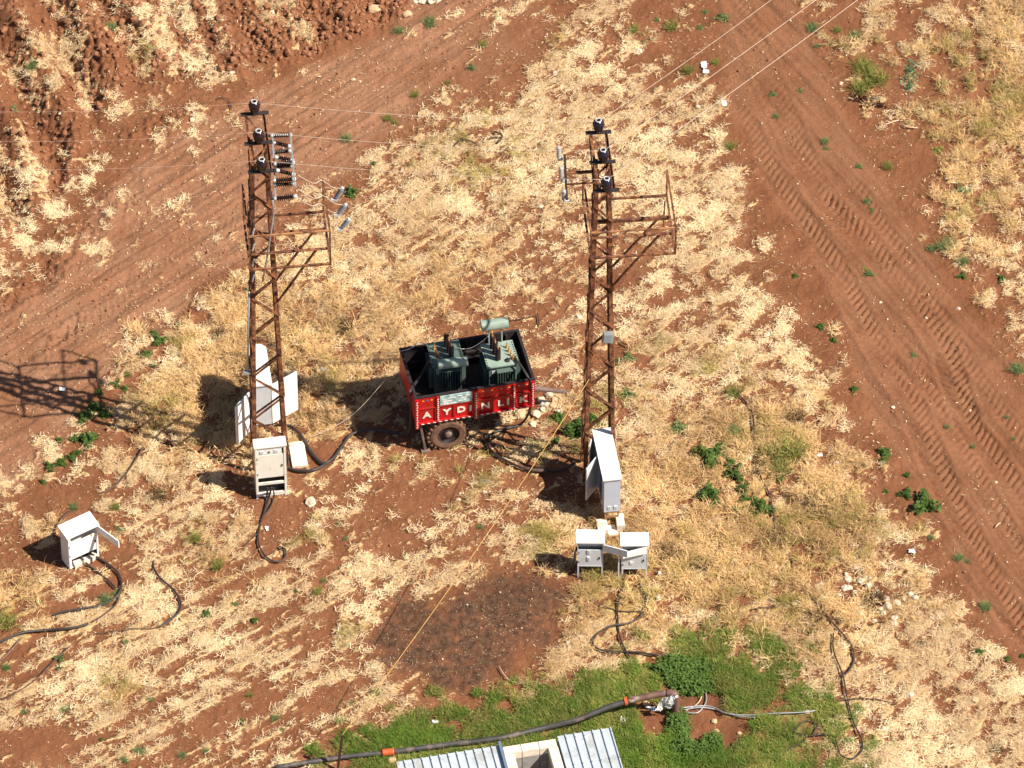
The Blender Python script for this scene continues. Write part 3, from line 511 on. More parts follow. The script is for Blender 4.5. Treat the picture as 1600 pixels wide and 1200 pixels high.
WD = [(240, 520, 9, 'small green weed, topmost of those along the left track edge', 'd'), (249, 530, 13, 'second green weed from the top along the left track edge', 'd'), (228, 552, 12, 'round green weed alone on the left track edge below the top pair', 'd'), (198, 584, 7, 'tiny green weed on the left track edge above the pair', 'd'), (181, 599, 10, 'left weed of the pair above the tower shadow', 'd'), (196, 606, 9, 'right weed of the pair above the tower shadow', 'd'),
 (155, 611, 9, 'green weed on the soil just above the shadow crossing', 'd'), (148, 636, 15, 'dense dark weed in the tower shadow, upper lobe', 'd'), (133, 648, 14, 'dense dark weed in the tower shadow, left lobe', 'd'), (165, 646, 11, 'dark weed in the tower shadow, right lobe', 'd'), (125, 660, 8, 'small weed hanging below the shaded dark weeds', 'd'), (137, 683, 18, 'wide bright green weed below the tower shadow', 'd'), (116, 685, 8, 'small weed touching the wide bright weed on its left', 'd'), (92, 686, 7, 'lone small green weed on the soil left of the wide bright weed', 'd'),
 (112, 713, 11, 'green weed in the middle of the lower diagonal row', 'd'), (95, 721, 11, 'green weed left in the lower diagonal row', 'd'), (122, 706, 8, 'small weed at the upper end of the lower diagonal row', 'd'), (77, 726, 9, 'green weed at the lower end of the diagonal row', 'd'), (67, 752, 7, 'small weed below the diagonal row on straw', 'd'), (80, 735, 5, 'tiny weed under the diagonal row', 'd'), (115, 790, 14, 'grey green tuft behind the lone white cabinet', 'u'),
 (549, 298, 14, 'bright round weed right of the arresters of the left tower', 'd'), (541, 214, 17, 'grey green grass tuft on the track at upper middle', 'u'), (584, 254, 6, 'tiny weed on the track edge at upper middle', 'd'), (605, 183, 14, 'olive grass tuft on the track at the top', 't'), (648, 145, 13, 'thin olive grass tuft higher on the track', 't'), (617, 190, 9, 'small olive tuft beside the upper track tuft', 't'), (737, 103, 11, 'green low weed near the top middle', 'g'), (700, 128, 8, 'small green tuft near the top middle', 't'),
 (672, 31, 20, 'blue green grass tuft on the bank at the top', 'u'), (624, 45, 15, 'dark green grass tuft left of the bank tuft', 'u'), (175, 40, 20, 'green grass tuft in the ploughed field at the top left', 'u'), (50, 100, 16, 'pale green tuft in the left furrow', 'u'), (20, 168, 12, 'blue green weed near the left edge at the top', 'g'), (755, 68, 13, 'olive tuft at the top middle on pale soil', 't'),
 (902, 668, 26, 'large green weed at the left foot of the right tower', 'd'), (925, 655, 15, 'green weed showing between the legs of the right tower', 'd'), (872, 650, 14, 'low green weed between rubble and right tower', 'd'), (868, 688, 10, 'small weed in the tower shadow left of the right tower', 'd'), (982, 556, 17, 'low green weed right of the meter box', 'g'), (965, 563, 12, 'small low weed next to the right tower leg', 'g'), (980, 612, 15, 'green weed right of the right tower leg', 'g'),
 (1108, 708, 26, 'large grey green weed, first of the cluster right of the tall cabinet', 'd'), (1140, 722, 12, 'small weed between the large cluster weeds', 'd'), (1149, 738, 18, 'tall green weed in the middle of the weed cluster', 'd'), (1106, 768, 20, 'round green weed at the lower left of the cluster', 'd'), (1118, 785, 12, 'small dark weed under the round lower left weed', 'd'), (1162, 763, 14, 'dark weed low in the middle of the cluster', 'd'), (1165, 778, 11, 'small weed below the dark middle weed', 'd'), (1187, 790, 19, 'green weed at the lower right of the cluster beside the cable', 'd'), (1154, 797, 11, 'small weed at the bottom of the cluster', 'd'),
 (1060, 664, 20, 'sparse grey green weed above the cluster', 'g'), (1148, 670, 20, 'sparse grey green grass left of the dark cable', 'u'), (1146, 612, 22, 'olive green grass where the dark cable starts', 't'), (1445, 784, 23, 'large round dark bush at the edge of the right track', 'd'), (1415, 770, 12, 'small bush left of the large round bush', 'd'), (1381, 705, 13, 'flat green weed in straw near the right track, upper one', 'd'), (1380, 718, 9, 'narrow green weed right below the upper flat one', 'd'), (1417, 741, 7, 'tiny weed in bright straw near the track', 'd'), (1384, 767, 6, 'tiny green weed in the straw left of the bushes', 'd'),
 (1478, 379, 24, 'wide grey green tuft at the right edge of the right track', 'u'), (1455, 385, 14, 'low tuft joined to the left of the wide tuft', 'u'), (1505, 405, 17, 'grey green tuft below the wide tuft', 'u'), (1503, 430, 9, 'small dark weed under the lower grey tuft', 'd'), (1566, 434, 9, 'small upright weed at the right with its shadow apart', 'd'), (1270, 40, 18, 'green grass tuft under the wires at the top', 'u'), (1335, 53, 18, 'green grass tuft at the top right of the wires', 'u'), (1276, 70, 9, 'small green tuft below the wires', 'u'), (1308, 45, 14, 'pale tuft between the two top right tufts', 't'),
 (1207, 145, 9, 'small dark green weed on the right track at the top', 'g'), (1250, 140, 8, 'thin weed right of the one on the upper track', 'g'), (1212, 180, 10, 'sparse weed low on the upper right track', 'u'), (1290, 218, 12, 'sparse grey weed on the right track', 'u'), (1290, 230, 7, 'tiny weed under the sparse grey weed', 'g'), (1342, 258, 10, 'low dark weed on the track', 'g'), (1355, 312, 10, 'dark tuft in the tyre prints', 'g'), (1362, 326, 8, 'lower part tuft in the tyre prints', 'g'), (1358, 425, 12, 'green weed between the tyre prints at mid height', 'g'), (1352, 418, 6, 'tiny pale weed over the mid height one', 'y'),
 (1386, 258, 14, 'olive grass tuft right of the upper track', 't'), (1140, 226, 17, 'pale green tuft at the left edge of the right track', 't'), (1075, 108, 17, 'yellow green tuft beside the white bag', 't'), (1118, 96, 12, 'small green tuft right of the white bag', 't'), (1130, 24, 16, 'green weed at the top between the wires', 'g'), (990, 44, 16, 'green olive tuft at the top', 't'), (1048, 38, 18, 'olive tuft right of the small dark weeds', 't'), (1026, 29, 8, 'small dark weed with shadow at the top', 'g'), (1093, 41, 9, 'round dark weed with shadow at the top', 'g'), (1102, 17, 8, 'small weed above the round dark one', 'g'), (1006, 64, 6, 'tiny weed with shadow below the olive tufts', 'g'), (1016, 59, 5, 'tiny weed right of the other tiny one', 'g'),
 (1466, 232, 12, 'yellow green leafy weed on soil at upper right', 'y'), (1332, 210, 0, None, 'd'), (1500, 293, 16, 'flat green weed at the right edge zone', 'g'), (1590, 572, 20, 'green grass tuft cut by the right edge', 'u'), (1480, 665, 8, 'small green grass blade tuft in the right track', 'u'), (1427, 553, 8, 'small weed at the lower tyre prints', 'g'), (1573, 650, 7, 'sparse weed at the far right of the track', 'u'), (1520, 698, 8, 'sparse weed between the right tyre prints', 'u'), (1584, 684, 6, 'tiny weed at the right edge of the picture', 'u'), (1282, 509, 8, 'small dark weed in straw at the left track edge', 'd'), (1303, 530, 8, 'small dark weed just below it by the track', 'd'), (1242, 430, 6, 'tiny weed left of the tyre prints', 'd'), (1334, 607, 8, 'small weed left of the lower track', 'd'),
 (1217, 748, 8, 'dark little weed below the large green grass tuft', 'd'), (1498, 868, 14, 'grey green tuft at the lower left edge of the track', 'u'), (1510, 875, 10, 'second grey green tuft beside it', 'u'), (1455, 838, 10, 'low tuft between bush and lower track tufts', 'u'), (1540, 945, 18, 'grey green tuft lower on the track edge', 'u'), (1530, 1018, 9, 'dark green weed near the bottom of the track edge', 'd'), (1573, 1028, 7, 'little weed at the bottom right track edge', 'd'), (1598, 1024, 6, 'dark weed cut by the right edge of the picture', 'd'),
 (497, 922, 15, 'bright green grass tuft on bare stripes at lower middle', 't'), (505, 905, 9, 'pale weed above the bright green tuft', 'u'), (462, 923, 5, 'tiny weed left of the bright green tuft', 'd'), (530, 816, 7, 'small weed in straw below the trailer left', 'u'), (540, 840, 7, 'second small weed below the trailer left', 'u'), (750, 822, 9, 'small weed in straw at the middle below the trailer', 'u'), (636, 829, 5, 'tiny weed in the soil at the middle', 'u'), (165, 934, 20, 'grey green grass tuft inside the cable bend', 'u'), (183, 925, 12, 'green tuft touching the cable bend', 'u'),
 (12, 968, 26, 'bright green tuft cut by the left edge', 't'), (322, 958, 10, 'thin green sprig in bright straw at lower left', 'd'), (397, 968, 8, 'small green sprig right of the thin sprig', 'd'), (368, 942, 8, 'little green sprig above the two sprigs', 'g'), (198, 1002, 9, 'dark spiky weed in bright straw at lower left', 'u'), (93, 1028, 9, 'green weed over the thin cable at lower left', 'd'), (90, 1043, 6, 'small weed under the green one over the thin cable', 'd'), (102, 1105, 14, 'grey green weed on a bare stripe at lower left', 'u'), (38, 1110, 9, 'pale green weed near the lower left corner', 'u'),
 (218, 1170, 16, 'dark green tuft near the bottom left', 'u'), (195, 1185, 13, 'green low tuft at the bottom left', 'u'), (235, 1090, 10, 'sparse tuft on soil at lower left', 'u'), (378, 1127, 8, 'small green weed at lower middle left', 'd'), (430, 1120, 12, 'green sparse tuft left of the stake', 'u'), (285, 1178, 12, 'grey tuft at the bottom', 'u'), (322, 1172, 9, 'small tuft near the bottom', 'u'), (158, 1155, 5, 'tiny bright weed near the bottom left', 'd'), (390, 1085, 9, 'sparse olive tuft at lower left of the burnt patch', 't'), (440, 1139, 5, 'tiny dark weed left of the stake', 'd'), (10, 1040, 12, 'green tuft at the left edge below the cable', 'u'),
 (305, 838, 20, 'olive grass tuft right of the lone cabinet', 't'), (340, 880, 18, 'golden olive tuft left of the curled cable', 't'), (180, 790, 14, 'olive tuft above the lone cabinet', 't'), (188, 826, 9, 'green low weed right of the open small door', 'g'), (390, 452, 15, 'green tuft left of the left tower', 'u'), (280, 505, 9, 'green tuft at the straw edge', 'u'), (240, 568, 10, 'pale green tuft right of the round weed', 'u'), (1062, 1090, 0, None, 'd')]
HOSE = [[(430, 1204), (530, 1188), (600, 1181), (700, 1168), (780, 1158), (850, 1142), (900, 1140)]]
KM = np.zeros((600, 800), np.float32); _yy, _xx = np.mgrid[0:600, 0:800]
def _disc(px, py, r, s=1.0):
    x0, x1, y0, y1 = int(max(0, (px - r * 2) / 2)), int(min(799, (px + r * 2) / 2)) + 1, int(max(0, (py - r * 2) / 2)), int(min(599, (py + r * 2) / 2)) + 1
    if x1 <= x0 or y1 <= y0: return
    d = np.hypot(_xx[y0:y1, x0:x1] * 2 - px, (_yy[y0:y1, x0:x1] * 2 - py) * 1.3); KM[y0:y1, x0:x1] = np.maximum(KM[y0:y1, x0:x1], s * np.clip(1.5 - d / r, 0, 1))
for pts in [c[0] for c in CB] + HOSE:
    for (a, b) in zip(pts[:-1], pts[1:]):
        if len(a) == 2 or len(b) == 2:
            for i in range(13): _disc(a[0] + (b[0] - a[0]) * i / 12, a[1] + (b[1] - a[1]) * i / 12, 9, 1.0)
for px_, py_, r_ in SP + LB: _disc(px_, py_, r_ * 1.5, .8)
for q in WD:
    if q[3]: _disc(q[0], q[1], q[2] * .9, .95)
for q in ((485, 785, 16), (956, 826, 26), (132, 875, 20), (985, 900, 16), (466, 712, 24), (1100, 108, 14)): _disc(*q)
def keepout(px, py):
    i = np.clip((py / 2).astype(int), 0, 599); j = np.clip((px / 2).astype(int), 0, 799); return np.where((px > 0) & (px < 1600) & (py > 0) & (py < 1200), KM[i, j], 0)
# ---------------------------------------------------------------- scatter: straw, grass, clods
SRC = bpy.data.collections.new('scatter_sources')
def blades(name, m, n, rad, l0, l1, w_, lift, up, seed, curl=.8, dirn=None):
    rg = random.Random(seed); v = []; f = []; tone = []
    for _ in range(n):
        kw = rg.choice((.5, .6, .8, 1.0, 1.7))
        a = rg.uniform(0, 6.283); r_ = rad * math.sqrt(rg.random()); x, y = r_ * math.cos(a), r_ * math.sin(a); z = rg.uniform(0, lift)
        d = rg.uniform(0, 6.283) if dirn is None or rg.random() < .3 else rg.gauss(0, dirn) + (math.pi if rg.random() < .5 else 0); L_ = rg.uniform(l0, l1); cu = rg.uniform(-curl, curl) / 3; el = rg.uniform(*up); ww = w_ * kw * rg.uniform(.8, 1.2); L_ *= (1.25 - .3 * kw); tn = rg.random() ** .8; k = 4; b0 = len(v)
        if up[0] < 0: x -= math.cos(d) * L_ / 2; y -= math.sin(d) * L_ / 2; z = abs(z) + .004
        el_d = -el / k * rg.uniform(.6, 2.0)
        for i in range(k):
            hw = ww * (1 if i < k - 1 else .25) / 2; nx_, ny_ = -math.sin(d), math.cos(d); tw = rg.uniform(-.4, .4)
            v += [(x - nx_ * hw, y - ny_ * hw, z - hw * tw), (x + nx_ * hw, y + ny_ * hw, z + hw * tw)]; tone += [tn, tn]
            s_ = L_ / (k - 1); x += math.cos(d) * math.cos(el) * s_; y += math.sin(d) * math.cos(el) * s_; z = max(.004, z + math.sin(el) * s_); d += cu; el += el_d
        for i in range(k - 1): f.append((b0 + 2 * i, b0 + 2 * i + 1, b0 + 2 * i + 3, b0 + 2 * i + 2))
    me = bpy.data.meshes.new(name); me.from_pydata(v, [], f); me.materials.append(m); at_ = me.attributes.new('tone', 'FLOAT', 'POINT'); at_.data.foreach_set('value', tone); me.update()
    return me
def rock_mesh(name, m, seed, n=1, sq=.75):
    import bmesh
    bm = bmesh.new(); bmesh.ops.create_icosphere(bm, subdivisions=n, radius=1); rg = random.Random(seed)
    off = Vector((rg.random() * 50, rg.random() * 50, rg.random() * 50))
    from mathutils import noise as mn
    for v in bm.verts:
        k = 1 + .55 * (mn.noise(v.co * 1.1 + off)) + .2 * mn.noise(v.co * 2.6 + off); v.co *= k; v.co.z *= sq
    me = bpy.data.meshes.new(name); bm.to_mesh(me); bm.free(); me.materials.append(m); return me
def source(meshes, cname):
    c = bpy.data.collections.new(cname)
    for i, me in enumerate(meshes):
        o = bpy.data.objects.new('%s_%02d' % (cname, i), me); c.objects.link(o)
    return c
def scatter(name, coll, pts, rots, scl, idx, label, tn=None):
    me = bpy.data.meshes.new(name); me.vertices.add(len(pts)); me.vertices.foreach_set('co', np.asarray(pts, np.float32).ravel())
    a = me.attributes.new('rot', 'FLOAT_VECTOR', 'POINT'); a.data.foreach_set('vector', np.asarray(rots, np.float32).ravel())
    a = me.attributes.new('scl', 'FLOAT', 'POINT'); a.data.foreach_set('value', np.asarray(scl, np.float32))
    tn = np.full(len(pts), .4) if tn is None else tn; a = me.attributes.new('tn', 'FLOAT', 'POINT'); a.data.foreach_set('value', np.asarray(tn, np.float32))
    a = me.attributes.new('idx', 'INT', 'POINT'); a.data.foreach_set('value', np.asarray(idx, np.int32)); me.update()
    ng = bpy.data.node_groups.new(name, 'GeometryNodeTree'); ng.interface.new_socket('Geometry', in_out='INPUT', socket_type='NodeSocketGeometry'); ng.interface.new_socket('Geometry', in_out='OUTPUT', socket_type='NodeSocketGeometry')
    N = ng.nodes.new; L = ng.links.new; gi = N('NodeGroupInput'); go = N('NodeGroupOutput'); ip = N('GeometryNodeInstanceOnPoints'); ci = N('GeometryNodeCollectionInfo')
    ci.inputs[0].default_value = coll; ci.inputs['Separate Children'].default_value = True; ci.inputs['Reset Children'].default_value = True
    def na(n, t):
        x = N('GeometryNodeInputNamedAttribute'); x.data_type = t; x.inputs[0].default_value = n; return [o for o in x.outputs if o.enabled and o.name == 'Attribute'][0]
    L(gi.outputs[0], ip.inputs['Points']); L(ci.outputs[0], ip.inputs['Instance']); ip.inputs['Pick Instance'].default_value = True
    L(na('idx', 'INT'), ip.inputs['Instance Index']); L(na('rot', 'FLOAT_VECTOR'), ip.inputs['Rotation']); L(na('scl', 'FLOAT'), ip.inputs['Scale']); L(ip.outputs[0], go.inputs[0])
    o = bpy.data.objects.new(name, me); COL.objects.link(o); md = o.modifiers.new('scatter', 'NODES'); md.node_group = ng; return tag(o, label, None, None, 'stuff')
rs = np.random.RandomState(5)
def sample(n, prob, x0=-12.6, x1=12.6, y0=-12.9, y1=13.2, kp=1.0):
    X = rs.uniform(x0, x1, n); Y = rs.uniform(y0, y1, n); F = fields(X, Y); k = rs.rand(n) < prob(F) * (1 - kp * keepout(F['px'], F['py']))
    X, Y = X[k], Y[k]; F = {a: b[k] for a, b in F.items()}; z = np.array([gz(a, b) for a, b in zip(X, Y)]); return X, Y, z, F
def TN(X, Y, F): return np.clip((fbm(X * .9, Y * .9, 151, 4, .6) - .5) * 3.4 + .40 + (fbm(X * 5, Y * 5, 155, 2) - .5) * .8, 0, 1)
def rz_(n, tilt=.08): return np.stack([rs.uniform(-tilt, tilt, n), rs.uniform(-tilt, tilt, n), rs.uniform(0, 6.283, n)], 1)
# pale trampled straw, golden and olive dry grass
meshes = [blades('straw', M['straw'], 20, .16, .04, .24, .0078, .035, (-.12, .16), i, 1.5, .8) for i in range(5)] + \
         [blades('straw', M['gold'], 24, .14, .10, .32, .0088, .09, (.1, 1.0), 10 + i, 2.0) for i in range(4)] + \
         [blades('straw', M['olive'], 22, .13, .10, .28, .0085, .07, (.3, 1.2), 20 + i, 1.4) for i in range(3)]
meshes += [blades('straw', M['straw'], 6, .30, .02, .10, .0075, .012, (-.1, .2), 30 + i) for i in range(4)]
c_straw = source(meshes, 'straw_clump')
X, Y, z, F = sample(72000, lambda F: np.clip(F['cov'] * 1.0 + .055 + .03 * F['rl'] - .035 * F['rr'] + .22 * F['ash'], 0, 1) * (1 - .65 * F['g']) * (1 - .9 * F['pit']))
n = len(X); u = rs.rand(n); idx = rs.randint(0, 5, n)
gd = u < F['gold'] * .75; idx[gd] = 5 + rs.randint(0, 4, gd.sum()); olv = rs.rand(n) < F['ol'] * .6; idx[olv] = 9 + rs.randint(0, 3, olv.sum())
few = F['cov'] < .35; idx[few] = 12 + rs.randint(0, 4, few.sum()); scl = rs.uniform(.55, 1.15, n) * np.where(F['ash'] > .4, .5, 1)
RZ = rz_(n); RZ[:, 2] = np.where((F['gold'] < .5) & (idx < 5), R(40) + rs.normal(0, .55, n) * (1 + 2 * (X > 4)), RZ[:, 2])
scatter('dry_straw', c_straw, np.stack([X, Y, z + .004], 1), RZ, scl, idx, 'pale trampled straw and dry grass lying over the red soil', TN(X, Y, F))
# tall dry tufts
meshes = [blades('tuft', M['gold'], 60, .17, .25, .5, .0085, .03, (.5, 1.35), 40 + i, 1.8) for i in range(3)] + [blades('tuft', M['olive'], 60, .15, .2, .42, .010, .03, (.6, 1.4), 50 + i, 1.6) for i in range(3)]
c_tuft = source(meshes, 'tuft_clump')
X, Y, z, F = sample(5000, lambda F: np.clip((F['gold'] * .34 + F['ol'] * .6) * sst(.25, .6, F['cov'] + .2) * (1 - F['rr']) * (1 - .9 * F['ash']), 0, 1))
n = len(X); idx = np.where(rs.rand(n) < F['ol'] * .8, 3, 0) + rs.randint(0, 3, n)
scatter('tall_dry_grass', c_tuft, np.stack([X, Y, z - .01], 1), rz_(n, .2), rs.uniform(.45, 1.0, n), idx, 'golden tall dry grass standing in tangled tufts', TN(X, Y, F))
# green grass around the well and the block hut
meshes = [blades('green', M['grass'], 46, .14, .07, .2, .011, .02, (.4, 1.3), 60 + i) for i in range(3)] + [blades('green', M['grassd'], 46, .14, .07, .2, .012, .02, (.4, 1.3), 70 + i) for i in range(3)]
c_green = source(meshes, 'green_clump')
X, Y, z, F = sample(15000, lambda F: np.clip(F['g'] * .85, 0, 1), -5, 8.5, -13, -6.5)
n = len(X); deep = np.clip(blob(F['px'], F['py'], 1065, 1052, 48, 22) + blob(F['px'], F['py'], 1062, 1135, 20, 50) + blob(F['px'], F['py'], 1090, 1170, 60, 25) + .8 * blob(F['px'], F['py'], 620, 1160, 90, 20) + .5 * blob(F['px'], F['py'], 980, 1170, 40, 40) + .3, 0, 1)
idx = np.where(rs.rand(n) < deep, 3, 0) + rs.randint(0, 3, n)
scatter('green_grass', c_green, np.stack([X, Y, z - .005], 1), rz_(n, .2), rs.uniform(.5, 1.15, n), idx, 'fresh green grass around the well head and block hut', TN(X, Y, F))
# soil clods in the ploughed field and along the tracks
c_clod = source([rock_mesh('clod', M['clod'], 80 + i) for i in range(5)], 'clod_rock')
def cp(F):
    px, py = F['px'], F['py']
    return np.clip(F['pl'] * (.22 + .9 * blob(px, py, 500, 45, 190, 60, 15) + .55 * blob(px, py, 180, 90, 60, 90)) + .5 * blob(px, py, 60, 440, 60, 20, 38) + .45 * blob(px, py, 265, 190, 70, 14, 20) + .25 * blob(px, py, 100, 530, 80, 14, 40) + .035 + .05 * F['rl'], 0, 1) * (1 - .7 * F['g']) * (1 - .5 * F['rr'])
X, Y, z, F = sample(70000, cp); n = len(X); s_ = .016 + .085 * rs.rand(n) ** 3.2 * np.where(F['pl'] > .5, 1, .3)
scatter('soil_clods', c_clod, np.stack([X, Y, z + s_ * .3], 1), rs.uniform(0, 6.28, (n, 3)), s_, rs.randint(0, 5, n), 'loose red soil clods broken up by the plough')
c_peb = source([rock_mesh('pebble', M['stone'], 90 + i) for i in range(3)] + [rock_mesh('pebble', M['stoneo'], 95 + i) for i in range(2)], 'pebble_rock')
X, Y, z, F = sample(5200, lambda F: .35 + 0 * F['px']); n = len(X); s_ = .008 + .022 * rs.rand(n) ** 2
scatter('pebbles', c_peb, np.stack([X, Y, z + s_ * .3], 1), rs.uniform(0, 6.28, (n, 3)), s_, rs.randint(0, 5, n), 'small pale pebbles sprinkled over the soil')
# ================================================================ lattice towers
def loc_of(t, p): return t.matrix_world.inverted() @ p
def shared(name, me, parent):
    o = bpy.data.objects.new(name, me); COL.objects.link(o); o.parent = parent; return o
def insul(n, R_, r_, L, neck=.5):                       # ribbed insulator profile
    pr = [(r_ * .8, 0)]
    for i in range(n):
        h = L * (i + .15) / n; pr += [(r_, h), (R_, h + L * .28 / n), (R_ * .97, h + L * .42 / n), (r_, h + L * .75 / n)]
    return pr + [(r_ * .8, L)]
def post_insulator(t, p, m, s=1.0):
    b = MB(); b.lathe([(.05, 0), (.075, .02), (.085, .07), (.105, .10), (.09, .14), (.12, .17), (.13, .23), (.125, .27), (.09, .30), (.075, .33)], p, n=14)
    if s != 1:
        b.v = [tuple(Vector(p) + (Vector(v) - Vector(p)) * s) for v in b.v]
    o = b.build('insulator', m, t, True)
    c = MB(); q = Vector(p) + Vector((0, 0, .335 * s)); c.tube([q + Vector((math.cos(a_ * .4488) * .058, math.sin(a_ * .4488) * .058, 0)) for a_ in range(15)], .013, 5); c.build('cap_ring', M['capw'], o)
    return o
def tower(base, rz, top, hb, ht, label, H_plat, pw, pd, rail, xL, xR, MM, ins_m, lean=0.0, half=.36):
    t = thing('lattice_tower', base, rz, label, 'tower', 'rusty lattice towers carrying the wires'); bpy.context.view_layer.update()
    def hw(z): return hb + (ht - hb) * z / top
    def cxz(z): return lean * z / top
    def corner(sx, sy, z): return Vector((cxz(z) + sx * hw(z), sy * hw(z), z))
    for sx in (-1, 1):
        for sy in (-1, 1):
            b = MB(); b.angle(corner(sx, sy, -.15), corner(sx, sy, top), (-sx, 0, 0), (0, -sy, 0), .085, .014)
            b.build('leg', MM, t)
    # zigzag bracing
    zs = [.25]; z = .25
    while z < top - .35: z += .70 - .28 * z / top; zs.append(z)
    zs[-1] = min(zs[-1], top - .05)
    for face in range(4):
        for i in range(len(zs) - 1):
            a, c = zs[i], zs[i + 1]; k = (i + (face >= 2)) % 2; s0 = 1 if k else -1
            if face < 2: sy = -1 if face == 0 else 1; s0 = s0 * sy * -1; p, q = corner(s0, sy, a), corner(-s0, sy, c)
            else: sx = -1 if face == 2 else 1; p, q = corner(sx, s0, a), corner(sx, -s0, c)
            b = MB(); b.bar(p, q, .045, .012); b.bar(p + Vector((0, 0, .02)), q + Vector((0, 0, .02)), .010, .04); b.build('brace', MM, t)
    # crossarm: a level ladder frame reaching away and towards the viewer
    n_, f_ = -half - .52, half + .56
    for sx in (-1, 1):
        b = MB(); b.angle((cxz(top) + sx * (ht + .03), n_, top), (cxz(top) + sx * (ht + .03), f_, top), (-sx, 0, 0), (0, 0, 1), .06, .012); b.build('crossarm_rail', MM, t)
    for y in (n_, 0, f_):
        b = MB(); b.box((cxz(top), y, top + .055), (ht * 2 + .22, .10, .02)); b.build('crossarm_plate', M['darkiron'], t)
    for y0, y1, s in ((n_, 0, 1), (0, f_, -1)):
        b = MB(); b.bar((cxz(top) - s * ht, y0, top + .03), (cxz(top) + s * ht, y1, top + .03), .035, .01); b.build('crossarm_brace', MM, t)
    tops = []
    for y, dx in ((f_, 0), (0, .01), (n_, .0)):
        p = Vector((cxz(top) + dx, y, top + .07)); post_insulator(t, p, ins_m); tops.append(p + Vector((0, 0, .30)))
    # platform with handrails
    z0 = H_plat; h = hw(z0); y0, y1 = -pd / 2, pd / 2
    C = dict(fl=(xL, y1), fr=(xR, y1), nr=(xR, y0), nl=(xL, y0))
    def v3(k, z): return Vector((C[k][0], C[k][1], z))
    for a, c in (('fl', 'fr'), ('fr', 'nr'), ('nl', 'nr'), ('fl', 'nl')):
        b = MB(); b.bar(v3(a, z0), v3(c, z0), .045, .045); b.build('platform_edge', MM, t)
    for k in C:
        b = MB(); b.bar(v3(k, z0 - .03), v3(k, z0 + rail), .035, .035); b.build('rail_post', MM, t)
    for a, c in (('fr', 'nr'), ('nl', 'nr'), ('fl', 'nl')):
        b = MB(); b.bar(v3(a, z0 + rail), v3(c, z0 + rail), .04, .03); b.build('handrail', M['rust_l'] if a == 'nl' else MM, t)
    for sy in (-1, 1):
        b = MB(); b.angle((-h - .02, sy * (h + .02), z0 - .02), (xR - .02, sy * (h + .02), z0 - .02), (0, sy, 0), (0, 0, -1), .07, .014); b.build('platform_beam', MM, t)
        b = MB(); b.bar((xR - .25, sy * (h + .03), z0 - .05), (h + .02, sy * (hw(z0 - 1.5) + .03), z0 - 1.5), .06, .03); b.build('strut', MM, t)
    return t, tops, hw, cxz
BL = P(421, 718); BRt = P(934, 737)
tl, tipL, hwL, cxL = tower((BL.x, BL.y, gz(BL.x, BL.y)), R(6.5), 9.48, .40, .19, 'left rusty lattice tower with rows of ribbed switch insulators near its top',
                  6.62, 0, 1.62, .98, -.32, 1.40, M['rust'], M['porc'])
tr, tipR, hwR, cxR = tower((BRt.x, BRt.y, gz(BRt.x, BRt.y)), R(5), 9.30, .36, .165, 'right dark rusty lattice tower with a small grey meter box half way up',
                  7.42, 0, 1.78, .74, -.30, 1.50, M['rust'], M['porc2'], lean=.02)
bpy.context.view_layer.update()
WL = [tl.matrix_world @ p for p in tipL]; WR = [tr.matrix_world @ p for p in tipR]
# --- left tower details
def tpt(t, px, py, dy): # point seen at a pixel, lying on the tower's local plane y = dy
    Y = (t.matrix_world @ Vector((0, dy, 0))).y
    return loc_of(t, at(px, py, Y))
rows = [(428, 212, 451, 211, .9, 0), (430, 223, 450, 228, .9, 1), (430, 238, 451, 236, .5, 0), (434, 246, 454, 250, .2, 1), (433, 256, 455, 254, 0, 0), (433, 261, 454, 259, 0, 0),
        (436, 267, 456, 272, -.2, 1), (432, 282, 457, 280, -.5, 0), (432, 288, 457, 287, -.5, 0), (433, 310, 459, 307, -.9, 0)]
for x0, y0, x1, y1, dy, k in rows:
    p, q = tpt(tl, x0, y0, dy), tpt(tl, x1, y1, dy); d = (q - p).normalized(); L = (q - p).length
    b = MB(); b.lathe(insul(8 if not k else 7, .072 if not k else .058, .032, L), p, q, 10); o = b.build('switch_insulator', M['porc'], tl, False)
    for e, s in ((p, -1), (q, 1)):
        c = MB(); c.lathe([(.035, 0), (.045, .02), (.045, .07), (.03, .085)], e - d * .01 * s, e + d * s, 8); c.build('end_cap', M['capw'], o, True)
b = MB()
for x0, y0, a, x1, y1, c in ((454, 208, .9, 461, 292, -.9), (426, 214, .9, 431, 314, -.9)):
    p, q = tpt(tl, x0, y0, a), tpt(tl, x1, y1, c); b = MB(); b.bar(p, q, .035, .035); b.build('switch_shaft', M['galv'], tl)
for x, y, dy in ((428, 212, .9), (433, 256, 0), (433, 310, -.9)):
    q = tpt(tl, x, y, dy); b = MB(); b.bar((cxL(9) + .15, q.y, q.z), q, .04, .04); b.build('switch_bracket', M['darkiron'], tl)
b = MB(); b.tube([tpt(tl, 424, 300, -.35), tpt(tl, 428, 330, -.36), tpt(tl, 416, 412, -.38), tpt(tl, 410, 440, -.40)], .022, 6); b.build('operating_rod', M['galv'], tl, True)
b = MB(); b.tube([tpt(tl, 389, 456, -.3), tpt(tl, 388, 520, -.3), tpt(tl, 387, 578, -.3)], .025, 6); b.build('conduit', M['galv'], tl, True)
b = MB(); b.box(tpt(tl, 386, 582, -.3), (.16, .1, .07)); b.build('conduit_bracket', M['galv'], tl)
for i in range(9):
    y = 345 + i * 12
    b = MB(); b.tube([tpt(tl, 394 + (i % 2) * 3, y, -.3), tpt(tl, 397 - (i % 2) * 3, y + 11, -.3)], .022, 5); b.build('cable_tie_piece', M['capw'] if i % 2 else M['cable'], tl)
